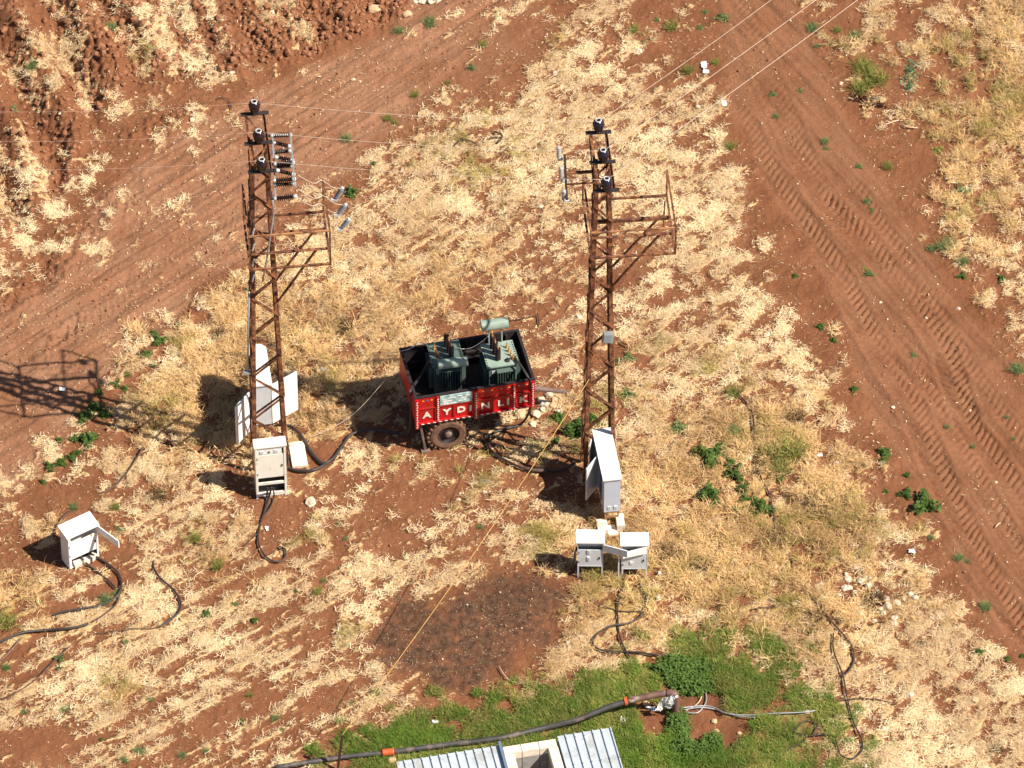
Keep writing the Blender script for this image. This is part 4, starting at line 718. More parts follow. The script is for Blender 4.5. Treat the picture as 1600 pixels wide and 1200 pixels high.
b = MB(); b.tube(spline([tpt(tl, 398, 312, -.3), tpt(tl, 388, 316, -.5), tpt(tl, 388, 352, -.5), tpt(tl, 392, 400, -.4), tpt(tl, 393, 440, -.35)]), .012, 5); b.build('drop_cable', M['cable'], tl)
for fx, fy, tx, ty in ((525, 310, 535, 294), (529, 333, 540, 320), (534, 356, 545, 343)):
    dy = .65 - (fy - 310) * .012; p, q = tpt(tl, fx, fy, dy), tpt(tl, tx, ty, dy); d = (q - p).normalized(); L = (q - p).length
    b = MB(); b.lathe([(.03, 0)] + [(.055 if i % 2 else .042, L * .1 + L * .8 * i / 13) for i in range(14)] + [(.03, L)], p, q, 10); o = b.build('surge_arrester', M['arr'], tl)
    c = MB(); c.box(p - Vector((.03, 0, .03)), (.15, .08, .06)); c.build('arrester_foot', M['capw'], o)
    c = MB(); c.lathe([(.035, 0), (.04, .02), (.015, .03)], q, q + d, 8); c.build('arrester_cap', M['capw'], o)
# --- right tower details
zA = 9.0
b = MB(); b.bar((-.80, -.70, zA), (-.72, .66, zA), .05, .05); b.build('arrester_arm', M['darkiron'], tr)
for y, m in ((.12, M['rust']), (-.22, M['rust'])):
    b = MB(); b.bar((-.77, y, zA - .02), (-.1, y, zA - .02), .055 if y > 0 else .03, .05 if y > 0 else .03); b.build('arm_bracket', m, tr)
for px, y0, y1, dy in ((873.5, 248, 229, .58), (877.5, 282, 261, -.05), (881.5, 313, 297, -.62)):
    p, q = tpt(tr, px, y0, dy), tpt(tr, px - .8, y1, dy); L = (q - p).length; d = (q - p).normalized()
    b = MB(); b.lathe([(.03, 0)] + [(.052 if i % 2 else .042, L * .06 + L * .88 * i / 11) for i in range(12)] + [(.03, L)], p, q, 10); o = b.build('surge_arrester', M['arr2'], tr)
    c = MB(); c.box(p + Vector((.06, 0, -.02)), (.17, .05, .04)); c.build('arrester_foot', M['capw'], o)
p = tpt(tr, 950, 527, -.33); b = MB(); b.box(p, (.23, .09, .26), (-.12, .16, .1)); mb = b.build('meter_box', M['galv'], tr)
c = MB(); c.box(p + Vector((-.01, -.055, .01)), (.18, .02, .20), (-.12, .16, .1)); c.build('grille', M['arr'], mb)
b = MB(); b.bar(tpt(tr, 1039, 315, .85), tpt(tr, 1036, 358, .85), .03, .03); b.build('loose_rod', M['rust'], tr)
b = MB(); b.bar((-.17, .88, 9.28), (-.17, 0, 8.7), .03, .02); b.bar((.17, .88, 9.28), (.17, 0, 8.7), .03, .02); b.build('crossarm_stay', M['rust'], tr)
# --- wires
def wire(a, b_, sag, label, r=.008, m='wire', grp=None, name='power_line', cat='wire', n=26):
    a, b_ = Vector(a), Vector(b_); pts = [a.lerp(b_, i / n) - Vector((0, 0, sag * 4 * (i / n) * (1 - i / n))) for i in range(n + 1)]
    k = MB(); k.tube(pts, r, 5); return tag(k.build(name, M[m], None, True), label, cat, grp)
nm = ['farthest', 'middle', 'nearest']
for i in range(3):
    wire(WL[i], WR[i], .12, 'thin wire strung between the two towers from the %s insulators' % nm[i], .0042)
    wire(WL[i], WL[i] + Vector((-9.5, -.15, .1)), .25, 'thin wire leaving the left tower towards the left edge, from its %s insulator' % nm[i], .0022)
    e = [at(1205, -4, 9), at(1275, -4, 9), at(1340, -4, 9)][i]
    d = at([1205, 1275, 1340][i], -4, WR[i].y + 5.2); wire(WR[i], WR[i] + (d - WR[i]) * 1.3, .10, 'thin wire rising to the upper right from the %s insulator of the right tower' % nm[i], .0055)
for i, (x0, y0, x1, y1) in enumerate(((466, 274, 533, 294), (466, 296, 537, 320), (463, 307, 530, 333))):
    a = tl.matrix_world @ tpt(tl, x0, y0, -.3); c = tl.matrix_world @ tpt(tl, x1, y1, .4)
    k = MB(); k.tube(spline([a, a.lerp(c, .35) + Vector((0, 0, -.1)), a.lerp(c, .55) + Vector((0, 0, .06)), a.lerp(c, .8) + Vector((0, 0, -.05)), c]), .009, 5)
    tag(k.build('jumper_wire', M['wire'], None, True), 'pale jumper wire from the left tower switch to the %s arrester of the platform' % ['top', 'middle', 'lowest'][i], 'wire')
a = tr.matrix_world @ tpt(tr, 921, 592, -.3); S0 = G(526, 1203); S1 = Vector((S0.x, S0.y, 0)) ; tp = at(535, 1148, S0.y + .05)
wire(a, tp, .25, 'yellow rope stretched from the right tower down to the leaning stake', .0075, 'rope', None, 'guy_rope', 'rope')
b = MB(); b.bar(S0 - Vector((0, 0, .2)), tp, .05, .05); st = b.build('stake', M['stick']); tag(st, 'leaning dark stake with the yellow rope tied to its top', 'stake')
# ================================================================ trailer with two transformers
rimz = 1.72
O = P(649, 624, rimz); yaw = R(13); LT, WT, BH = 2.68, 1.60, .78
t = thing('farm_trailer', (O.x, O.y, 0), yaw, 'red farm trailer with silver letters on its side board, two transformers inside', 'trailer'); tz = rimz
bpy.context.view_layer.update(); trl = t
zb = tz - BH; T_ = .035
def side(name, a, b_, lab=None):
    k = MB(); k.b2(a, b_); o = k.build(name, M['red'], t)
    if lab: o['label'] = lab
    return o
sf = side('side_board', (0, 0, zb), (LT, T_, tz), 'near red side board with letters and banner')
sb = side('side_board', (0, WT - T_, zb), (LT, WT, tz)); e1 = side('end_board', (0, T_, zb), (T_, WT - T_, tz)); e2 = side('end_board', (LT - T_, T_, zb), (LT, WT - T_, tz))
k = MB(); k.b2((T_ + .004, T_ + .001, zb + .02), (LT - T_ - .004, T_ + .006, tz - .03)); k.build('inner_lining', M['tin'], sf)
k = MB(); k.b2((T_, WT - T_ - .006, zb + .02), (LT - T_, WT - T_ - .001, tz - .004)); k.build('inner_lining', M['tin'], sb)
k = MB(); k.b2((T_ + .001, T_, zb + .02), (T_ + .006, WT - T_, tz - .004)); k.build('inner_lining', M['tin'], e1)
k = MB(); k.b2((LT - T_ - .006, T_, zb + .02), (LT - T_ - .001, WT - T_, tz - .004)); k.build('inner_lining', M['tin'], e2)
k = MB(); k.b2((-.02, -.012, tz), (LT + .02, T_ + .012, tz + .03)); k.build('rim', M['tin'], sf)
for o_, a, c in ((sb, (-.02, WT - T_ - .012, tz), (LT + .02, WT + .012, tz + .03)), (e1, (-.012, T_ + .013, tz + .001), (T_ + .012, WT - T_ - .013, tz + .029)), (e2, (LT - T_ - .012, T_ + .013, tz + .001), (LT + .012, WT - T_ - .013, tz + .029))):
    k = MB(); k.b2(a, c); k.build('rim', M['tin'], o_)
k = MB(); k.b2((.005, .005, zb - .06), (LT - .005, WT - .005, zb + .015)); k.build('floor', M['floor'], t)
for x in (.5, 1.0, 1.5, 2.0, 2.4):
    for yy, par in ((WT - T_ - .03, sb),):
        k = MB(); k.b2((x - .02, yy - .02, zb + .02), (x + .02, yy + .02, tz - .02)); k.build('inner_rib', M['floor'], par)
k = MB(); k.b2((.2, WT - T_ - .05, zb + .36), (LT - .2, WT - T_ - .012, zb + .40)); k.build('inner_rib', M['floor'], sb)
for z in (.2, .42):
    k = MB(); k.b2((1.1, WT - .11, zb + z), (1.8, WT - .07, zb + z + .05)); k.build('back_rail', M['floor'], sb)
# posts, frames, stripes on the near board
stripe = []
def striped(p, q, n_, w_, par):
    p, q = Vector(p), Vector(q); k = MB(); d = (q - p) / n_
    for i in range(n_):
        a = p + d * (i + .15); c = p + d * (i + .62); off = Vector((0, 0, .010)) if abs(d.z) < abs(d.x) else Vector((.012, 0, 0)) * (1 if i % 2 else -1)
        k.bar(a + off, c - off, w_, .004, (0, 1, 0))
    k.build('white_stripe', M['whitep'], par)
for u, lo, wd in ((.03, -.12, .075), (.50, .02, .06), (1.355, -.10, .10), (2.22, .02, .06), (2.64, -.02, .075)):
    k = MB(); k.b2((u - wd / 2, -.045, zb + lo), (u + wd / 2, -.002, tz - .01)); o = k.build('post', M['red'], sf); striped((u, -.049, zb + lo + .03), (u, -.049, tz - .03), 11, .022, o)
k = MB(); k.b2((.07, -.05, zb), (1.30, -.003, zb + .045)); o = k.build('lower_lip', M['red'], sf); striped((.1, -.054, zb + .02), (1.28, -.054, zb + .02), 9, .022, o)
k = MB(); k.b2((1.41, -.05, zb), (2.60, -.003, zb + .045)); o = k.build('lower_lip', M['red'], sf); striped((1.44, -.054, zb + .02), (2.58, -.054, zb + .02), 9, .022, o)
for a, c in ((.07, .47), (.53, .88), (.98, 1.30), (1.41, 1.77), (1.80, 2.19), (2.25, 2.60)):
    k = MB(); k.b2((a, -.028, zb + .44), (c, -.002, zb + .47)); k.build('pressed_rib', M['red'], sf)
    k = MB(); k.b2((c - .035, -.028, zb + .05), (c, -.002, zb + .438)); k.build('pressed_rib', M['red'], sf)
k = MB(); k.b2((.55, -.034, zb + .485), (1.27, -.004, zb + .76)); bn = k.build('banner', None or mat('faded_green_banner', (.30, .44, .44), .4, 0, .5, 9), sf)
for i, (x, z, w_, h) in enumerate([(.60, .66, .10, .012), (.70, .69, .16, .012), (.60, .60, .22, .03), (.86, .68, .05, .03), (.62, .53, .12, .05), (.76, .52, .14, .025), (.93, .70, .12, .02), (1.0, .63, .16, .02), (1.12, .70, .08, .03), (.95, .55, .10, .02), (1.07, .57, .06, .03)]):
    k = MB(); k.box((x + w_ / 2, -.036, zb + z), (w_, .003, h), (0, (-.12 if i % 2 else .1), 0)); k.build('banner_mark', M['whitep'], bn)
for u in (.27, 1.62, 2.02, 2.42):
    for dx, m in ((-.09, 'yel'), (0, 'blue'), (.09, 'yel')):
        k = MB(); z = zb + .69; x = u + dx
        if m == 'yel': k.add([(x - .035, -.006, z - .015), (x + .035, -.006, z - .02), (x + .01 * (1 if dx > 0 else -1), -.006, z + .025)], [(0, 1, 2)])
        else: k.box((x, -.006, z), (.045, .006, .03))
        k.build('sticker', M[m], sf)
k = MB()
def letter(ch, u, z, size, par):
    cu = bpy.data.curves.new('letter', 'FONT'); cu.body = ch; cu.size = size; cu.extrude = .006; cu.offset = .008; cu.align_x = 'CENTER'; cu.align_y = 'CENTER'; cu.resolution_u = 2
    tmp = bpy.data.objects.new('letter', cu); me = bpy.data.meshes.new_from_object(tmp); bpy.data.objects.remove(tmp); me.materials.clear(); me.materials.append(M['letter'])
    me.transform(Matrix.Rotation(math.pi / 2, 4, 'X')); o = bpy.data.objects.new('letter', me); COL.objects.link(o); o.parent = par; o.location = (u, -.014, z); o.scale = (1.15, 1, 1); return o
for ch, u in zip('AYDINLIK', (.25, .70, 1.025, 1.235, 1.57, 1.91, 2.08, 2.42)): letter(ch, u, zb + .24, .235, sf)
# chassis, wheels, jack, drawbar
k = MB(); k.b2((.1, .35, zb - .16), (LT - .1, .43, zb - .061)); k.b2((.1, WT - .43, zb - .16), (LT - .1, WT - .35, zb - .061)); k.build('chassis', M['darkiron'], t)
def wheel(x, y, s):
    r = .43; w_ = t; prof = [(.25, -.10), (.36, -.115), (.405, -.10), (r, -.06), (r + .005, 0), (r, .06), (.405, .10), (.36, .115), (.25, .10)]
    k = MB(); n = 28; c = Vector((x, y, r))
    for R_, h in prof:
        for i in range(n):
            a = 2 * math.pi * i / n; k.v.append((x + R_ * math.cos(a), y + h, r + R_ * math.sin(a)))
    for j in range(len(prof) - 1):
        for i in range(n): a = j * n + i; b_ = j * n + (i + 1) % n; k.f.append((a, a + n, b_ + n, b_))
    for i in range(22):
        a = 2 * math.pi * i / 22
        for q in (-1, 1):
            aa = a + (.14 if q > 0 else 0); R2 = r + .012; cc = Vector((x + R2 * math.cos(aa), y + q * .055, r + R2 * math.sin(aa)))
            k.box(cc, (.05, .12, .045), (0, -aa, q * .5))
    ty = k.build('tyre', M['tyre'], w_)
    k = MB(); pr = [(.255, -.10), (.25, -.095), (.235, -.04), (.20, -.02), (.12, -.03), (.11, -.06), (.02, -.07)] if s > 0 else [(.255, .10), (.2, .02), (.02, .05)]
    for R_, h in pr:
        for i in range(n): a = 2 * math.pi * i / n; k.v.append((x + R_ * math.cos(a), y + h * 1.0, r + R_ * math.sin(a)))
    for j in range(len(pr) - 1):
        for i in range(n): a = j * n + i; b_ = j * n + (i + 1) % n; k.f.append((a, b_, b_ + n, a + n))
    rm = k.build('rim', M['rim'], ty)
    k = MB(); k.lathe([(.085, 0), (.085, .05), (.05, .09), (.02, .095)], (x, y - .03 * s, r), (x, y - s, r), 12); k.build('hub', M['hub'], rm)
    return ty
wheel(.74, .10, 1); wheel(.74, WT - .10, -1)
k = MB(); k.bar((.74, .2, .43), (.74, WT - .2, .43), .09, .09); k.build('axle', M['darkiron'], t)
k = MB(); k.b2((.62, .35, .45), (.86, .43, zb - .161)); k.b2((.62, WT - .43, .45), (.86, WT - .35, zb - .161)); k.build('spring', M['darkiron'], t)
k = MB(); k.bar((.12, .08, zb - .1), (.22, .05, .08), .05, .05); k.box((.22, .05, .03), (.20, .14, .05)); k.build('rear_prop', M['hub'], t)
k = MB(); k.tube([(LT - .3, WT * .42, zb - .13), (LT + .25, WT * .42, zb - .20), (LT + .9, WT * .44, .45)], [.07, .065, .04], 10); k.build('drawbar', mat('dusty_drawbar', (.15, .10, .09), .7, 0, .3), t, True)
# transformers stand on the trailer floor
def trafo(px, py, ztop, label, cons, ang):
    c = P(px, py, ztop); zf = zb + .02; x = thing('transformer', (c.x, c.y, zf), ang, label, 'transformer', 'grey green transformers in the trailer'); h = ztop - zf
    W, D = .62, .66
    k = MB(); k.b2((-W / 2, -D / 2, .08), (W / 2, D / 2, h - .03)); tank = k.build('tank', M['tgreen'], x)
    for i in range(8):
        xx = -.13 + i * .055
        k = MB(); k.b2((xx - .006, -D / 2 - .11, .16), (xx + .006, -D / 2 - .001, h - .15)); k.build('cooling_fin', M['tgreen'], tank)
        k = MB(); k.b2((xx - .006, D / 2 + .001, .16), (xx + .006, D / 2 + .11, h - .15)); k.build('cooling_fin', M['tgreen'], tank)
    k = MB(); k.b2((-.15, -D / 2 - .12, h - .149), (.28, -D / 2 - .001, h - .13)); k.build('fin_cap', M['tgreen'], tank)
    for i in range(9):
        yy = -.24 + i * .06
        for s in (-1, 1):
            k = MB(); k.b2((s * (W / 2 + .001), yy - .005, .16), (s * (W / 2 + .10), yy + .005, h - .15)); k.build('cooling_fin', M['tgreen'], tank)
    k = MB(); k.b2((-W / 2 - .05, -D / 2 - .05, h - .03), (W / 2 + .05, D / 2 + .05, h)); lid = k.build('lid', M['tlight'] if cons else M['tgreen'], x)
    k = MB()
    for i in range(9):
        for s in (-1, 1): k.lathe([(.014, 0), (.014, .016)], (s * (W / 2 + .025), -.3 + i * .075, h), n=6)
    k.build('lid_bolt', M['darkiron'], lid)
    for i in range(3):
        y = .22 - i * .19; xx = -.02 + (.08 if not cons else -.10)
        k = MB(); k.lathe(insul(6, .068, .048, .36), (xx + .02 * i, y, h + .001), n=12); o = k.build('high_voltage_bushing', M['porc'], x)
        k = MB(); k.lathe([(.02, 0), (.022, .03), (.012, .05), (.012, .09)], (xx + .02 * i, y, h + .362), n=8); k.build('terminal', M['brass'], o)
    for i in range(4):
        y = .16 - i * .13; xx = -.22 if not cons else .19
        k = MB(); k.lathe([(.03, 0), (.035, .03), (.02, .05), (.025, .08), (.02, .1)], (xx + .02 * i, y, h + .001), n=8); o = k.build('low_voltage_bushing', M['brass' if cons or i < 2 else 'porc'], x)
        k = MB(); k.lathe([(.012, 0), (.012, .07)], (xx + .02 * i, y, h + .102), n=6); k.build('terminal', M['brass'], o)
    if cons:
        k = MB(); k.tube([(-.33, .42, h + .52), (.27, .42, h + .52)], .125, 16); o = k.build('conservator', M['tlight'], x, False)
        for v in (-.17, .12): k = MB(); k.tube([(v, .36, h - .01), (v, .40, h + .42)], .018, 6); k.build('pipe', M['tlight'], o)
    else:
        k = MB(); k.tube([(-.24, -.42, h + .10), (.42, -.42, h + .10)], .115, 16); o = k.build('conservator', M['tlight'], x, False)
        k = MB(); k.b2((-.2, -.40, h - .12), (-.16, -.36, h + .02)); k.b2((.2, -.40, h - .12), (.24, -.36, h + .02)); k.build('bracket', M['tgreen'], o)
        k = MB(); k.b2((-.27, -D / 2 - .05, h - .25), (-.2, -D / 2 - .002, h - .05)); k.build('oil_gauge', M['tlight'], x)
    k = MB(); k.b2((-W / 2 + .06, -D / 2 - .012, h - .24), (-W / 2 + .15, -D / 2 - .001, h - .16)); k.build('name_plate', M['capw'], x)
    k = MB(); k.lathe([(.06, 0), (.06, .02), (.02, .03), (.02, .06)], (.12, -.24, h + .001), n=10); k.build('valve', M['darkiron'], lid)
    return x
trafo(696, 552, 1.90, 'left transformer in the trailer, its pale cylinder low along the near lid edge', False, yaw - R(3))
trafo(781, 553, 1.90, 'right transformer in the trailer, its pale cylinder raised on pipes above the rim', True, yaw - R(1))
# ================================================================ cabinets
def hang(par, p, d, w_, h, mt, name='door', t_=.025, z0=0):
    """a door leaf hinged at p, opening along unit direction d"""
    d = Vector((d[0], d[1], 0)).normalized(); n = Vector((-d.y, d.x, 0)) * t_ / 2; p = Vector(p); k = MB()
    q = p + d * w_; vs = [p - n, q - n, q + n, p + n]; vs = vs + [v + Vector((0, 0, h)) for v in vs]
    k.add(vs, [(3, 2, 1, 0), (4, 5, 6, 7), (0, 1, 5, 4), (1, 2, 6, 5), (2, 3, 7, 6), (3, 0, 4, 7)]); return k.build(name, M[mt], par)
def shell(x, W, D, z0, z1, mt, roof, over=.03, slope=.05, name='body', thick=.02, open_front=None, roofm=None):
    """hollow sheet body: back, two sides, bottom; front pieces are added by the caller"""
    k = MB(); k.b2((-W / 2, D - thick, z0), (W / 2, D, z1)); b_ = k.build('back_panel', M[mt], x)
    for s in (-1, 1): k = MB(); k.b2((s * W / 2, 0, z0), (s * (W / 2 - thick), D - thick, z1)); k.build('side_panel', M[mt], x)
    k = MB(); k.b2((-W / 2 + thick, 0.0, z0), (W / 2 - thick, D - thick, z0 + thick)); k.build('bottom_panel', M[mt], x)
    k = MB(); o = over; a = [(-W / 2 - o, -o, z1), (W / 2 + o, -o, z1), (W / 2 + o, D + o, z1 + slope), (-W / 2 - o, D + o, z1 + slope)]
    k.add([Vector(v) + Vector((0, 0, .001)) for v in a] + [Vector(v) + Vector((0, 0, .03)) for v in a], [(3, 2, 1, 0), (4, 5, 6, 7), (0, 1, 5, 4), (1, 2, 6, 5), (2, 3, 7, 6), (3, 0, 4, 7)]); k.build('roof', M[roofm or mt], x)
def plate(x, a, b_, mt, name='panel'): k = MB(); k.b2(a, b_); return k.build(name, M[mt], x)
def fit(x, W, z0, z1, m='arr'):
    for z in (z0 + .08, z1 - .10): plate(x, (-W / 2 + .012, -.012, z), (-W / 2 + .035, -.0045, z + .06), m, 'hinge')
    plate(x, (W / 2 - .085, -.014, (z0 + z1) / 2 - .03), (W / 2 - .06, -.0045 + .01, (z0 + z1) / 2 + .03), 'black', 'lock')
def on_ground(px, py): g = P(px, py); return (g.x, g.y, gz(g.x, g.y) - .02)
# A: left white cabinet
g = on_ground(132, 879); A = thing('electrical_cabinet', g, R(33), 'white cabinet alone at the far left with its narrow upper door hanging open', 'cabinet')
W, D, H = .74, .34, .98
shell(A, W, D, .02, H, 'wcab', None, .035, .07)
plate(A, (-W / 2 + .021, .01, .27), (W / 2 - .021, .03, H - .22), 'wcab', 'front_panel')
plate(A, (-W / 2 + .001, -.004, .02), (-W / 2 + .06, .009, H - .001), 'wcab', 'corner_post'); plate(A, (W / 2 - .04, -.004, .02), (W / 2 - .001, .009, H - .22), 'wcab', 'corner_post')
plate(A, (-W / 2 + .025, .16, H - .21), (W / 2 - .025, .18, H - .03), 'black', 'instrument_board'); plate(A, (-W / 2 + .025, .12, .03), (W / 2 - .025, .14, .26), 'black', 'dark_inner_sheet')  # black sheets set behind the openings for their dark inside
plate(A, (-.25, .13, H - .17), (-.2, .159, H - .12), 'yel', 'switch'); plate(A, (.20, .0, H - .26), (.24, .009, H - .20), 'yel', 'warning_tag')
hang(A, (W / 2 + .01, -.01, H - .21), (.22, -1), .66, .20, 'wcab', 'upper_door')
for x_, y_ in ((-.16, .02), (.05, .0), (.24, .03)): k = MB(); k.box((x_, y_, .05), (.17, .14, .12), (0, 0, x_)); tag(k.build('foot_block', M['block'], A), None)
fit(A, W, .3, H - .22)
# B: rusty white cabinet in front of the left tower
g = on_ground(425, 777); B = thing('electrical_cabinet', g, R(9), 'rust stained white cabinet standing in front of the left tower, meters behind its slot', 'cabinet')
W, D, H = .68, .22, 1.56
shell(B, W, D, .05, H, 'wrust', None, .02, .03)
plate(B, (-W / 2 + .02, .004, .62), (W / 2 - .02, .02, 1.32), 'wrust', 'front_door'); plate(B, (-W / 2 + .02, .005, 1.50), (W / 2 - .02, .02, H - .002), 'wrust', 'top_strip')
ib = plate(B, (-W / 2 + .04, .012, 1.34), (W / 2 - .09, .03, 1.49), 'wcab', 'instrument_board'); plate(B, (-W / 2 + .021, .09, 1.325), (W / 2 - .021, .11, 1.499), 'black', 'dark_inner_sheet')
for x_ in (-.2, .12): plate(ib, (x_ - .035, -.002, 1.38), (x_ + .045, .011, 1.46), 'gcab', 'meter')
plate(ib, (-.05, .0, 1.38), (-.01, .011, 1.43), 'tgreen', 'switch')
plate(B, (-W / 2 + .02, .12, .08), (W / 2 - .02, .14, .615), 'black', 'dark_inner_sheet')
plate(B, (-W / 2 + .021, .0, .40), (W / 2 - .021, .03, .47), 'wrust', 'cross_bar'); plate(B, (-W / 2 + .021, .0, .08), (W / 2 - .021, .03, .15), 'wrust', 'cross_bar')
for s in (-1, 1): plate(B, (s * W / 2 - .002 * s, -.004, -.02), (s * (W / 2 - .05), .0035, H - .005), 'wrust', 'corner_post')
fit(B, W - .04, .64, 1.30)
# concrete pad beside it
g = G(466, 712); k = MB(); k.box((0, 0, .0), (.34, .75, .10)); tag(k.build('concrete_slab', M['block'], None, loc=(g.x, g.y, g.z + .02), rz=R(8)), 'pale concrete slab on the ground right of the left tower', 'slab')
# C and D: tall cabinets seen from their narrow end
def tall(px, py, rz, label, roof_t, blocks, W, D, z0, H, doors, mt, front_m, group=None):
    g = on_ground(px, py); x = thing('electrical_cabinet', g, rz, label, 'cabinet', group)
    k = MB(); k.b2((-W / 2, 0, z0), (W / 2, .02, H)); k.build('front_panel', M[front_m], x)
    k = MB(); k.b2((-W / 2, D - .02, z0), (W / 2, D, H)); k.build('back_panel', M[mt], x)
    k = MB(); k.b2((-W / 2, .0201, z0), (W / 2, D - .0201, z0 + .02)); k.build('bottom_panel', M[mt], x)
    k = MB(); o = .03; a = [(-W / 2 - o, -o, H), (W / 2 + o, -o, H), (W / 2 + o, D + o, H + .02), (-W / 2 - o, D + o, H + .02)]
    k.add([Vector(v) + Vector((0, 0, .001)) for v in a] + [Vector(v) + Vector((0, 0, .035)) for v in a], [(3, 2, 1, 0), (4, 5, 6, 7), (0, 1, 5, 4), (1, 2, 6, 5), (2, 3, 7, 6), (3, 0, 4, 7)]); k.build('roof', M['wcab'], x)
    return x
Dx = tall(956, 820, R(8.5), 'tall pale cabinet on rusty legs in front of the right tower, its side doors open', 0, 0, .36, 1.50, .42, 1.42, None, 'bcab', 'bcab')
plate(Dx, (.16, .021, .44), (.18, 1.48, 1.419), 'bcab', 'side_panel'); plate(Dx, (-.18, .021, .44), (-.16, .30, 1.419), 'bcab', 'side_panel'); plate(Dx, (-.18, .75, .44), (-.16, .82, 1.419), 'bcab', 'side_panel')
for x_ in (-.10, .04): v_ = plate(Dx, (x_, -.012, .50), (x_ + .07, -.001, .60), 'wcab', 'vent'); [plate(v_, (x_ + .01, -.016, .52 + .025 * i), (x_ + .06, -.0125, .53 + .025 * i), 'arr', 'louvre') for i in range(3)]
plate(Dx, (-.02, .05, .46), (.0, 1.45, 1.40), 'black', 'dark_inner_sheet')
hang(Dx, (-.20, .32 + .48, .44), (-.60, -.75), .50, .97, 'gcab', 'side_door'); hang(Dx, (-.19, 1.46, .44), (-.35, -.9), .40, .97, 'gcab', 'side_door')
for x_ in (-.14, .14):
    for y_ in (.04, 1.44): k = MB(); k.bar((x_, y_, .10), (x_, y_, .42), .035, .035); k.build('leg', M['rust_l'], Dx)
k = MB(); k.bar((-.14, .04, .22), (.14, .04, .22), .03, .03); k.build('leg_brace', M['rust_l'], Dx); k = MB(); k.bar((-.16, .02, .41), (.18, .02, .41), .04, .03); k.build('leg_brace', M['rust_l'], Dx)
for px, py, an, d in ((941, 826, .12, (.22, .34, .16)), (969, 820, .1, (.17, .36, .2)), (956, 829, .2, (.2, .3, .06))):
    g = G(px, py); k = MB(); k.box((0, 0, 0), d); tag(k.build('concrete_block', M['block'], None, loc=(g.x, g.y, g.z + d[2] / 2 - .03), rz=an), {941: 'pale block under the left front leg of the tall cabinet', 969: 'pale block under the right front leg of the tall cabinet', 956: 'flat pale slab between the two blocks under the tall cabinet'}[px], 'block')
Cx = tall(413, 678, R(8), 'tall pale cabinet behind the left tower with both side doors swung wide open', 0, 0, .36, 1.22, .30, 1.52, None, 'gcab', 'gcab')
plate(Cx, (-.02, .05, .33), (.0, 1.18, 1.50), 'black', 'dark_inner_sheet'); plate(Cx, (-.18, .021, .32), (-.16, .2, 1.519), 'gcab', 'side_panel'); plate(Cx, (.16, .021, .32), (.18, .2, 1.519), 'gcab', 'side_panel')
hang(Cx, (-.19, .0, .32), (-.65, -.76), .74, 1.19, 'wcab', 'side_door'); hang(Cx, (.19, .0, .32), (.86, .50), .70, 1.19, 'wcab', 'side_door')
for x_ in (-.15, .15):
    for y_ in (.04, 1.16): k = MB(); k.bar((x_, y_, .0), (x_, y_, .30), .035, .035); k.build('leg', M['rust_l'], Cx)
# E and F: two small grey cabinets on legs
def small(px, py, rz, label):
    g = on_ground(px, py); x = thing('electrical_cabinet', g, rz, label, 'cabinet', 'small grey cabinets on legs'); W, D, H = .56, .28, 1.06
    shell(x, W, D, .32, H, 'gcab', None, .03, .06, roofm='wcab'); plate(x, (-W / 2 + .021, .004, .34), (W / 2 - .021, .02, H - .23), 'gcab', 'front_panel')
    ib = plate(x, (-W / 2 + .03, .10, H - .21), (W / 2 - .03, .12, H - .02), 'gcab', 'instrument_board'); plate(x, (-W / 2 + .021, .14, H - .228), (W / 2 - .021, .15, H - .002), 'black', 'dark_inner_sheet')
    for q in (-.18, -.05, .08): plate(ib, (q, .09, H - .17), (q + .08, .099, H - .09), 'capw', 'meter')
    for sx in (-1, 1):
        for sy in (.02, D - .02): k = MB(); k.bar((sx * (W / 2 - .02), sy, -.05), (sx * (W / 2 - .02), sy, .32), .035, .035); k.build('leg', M['gcab'], x)
    fit(x, W - .02, .36, H - .24)
    return x, W, D, H
E, W, D, H = small(922, 903, R(-1), 'left one of the two small grey cabinets, its meter slot uncovered')
for z in (.56, .78): v_ = plate(E, (-.07, -.010, z - .06), (-.01, .003, z + .06), 'wcab', 'vent'); [plate(v_, (-.062, -.014, z - .04 + .03 * i), (-.018, -.0105, z - .03 + .03 * i), 'arr', 'louvre') for i in range(3)]
hang(E, (W / 2 + .01, -.01, H - .24), (1, -.35), .54, .20, 'gcab', 'upper_door')
Fx, W, D, H = small(991, 904, R(1), 'right one of the two small grey cabinets, its upper flap leaning crookedly')
v_ = plate(Fx, (-.10, -.010, .48), (-.03, .003, .56), 'wcab', 'vent')
k = MB(); k.quad((-W / 2 + .02, -.10, H - .30), (W / 2 - .02, -.03, H - .22), (W / 2 - .02, -.012, H - .02), (-W / 2 + .06, -.035, H - .16), .012); k.build('upper_flap', M['wcab'], Fx)
plate(Fx, (-W / 2 - .08, -.1, .1), (-W / 2 - .05, -.08, H - .3), 'gcab', 'loose_side_strip')
# ================================================================ block hut with sheet roofs
rh = 1.30; O = P(955, 1137, rh); hut = thing('block_hut', (O.x, O.y, 0), R(12), 'block hut at the bottom edge with ribbed metal roof sheets and an open hatch', 'hut'); bpy.context.view_layer.update()
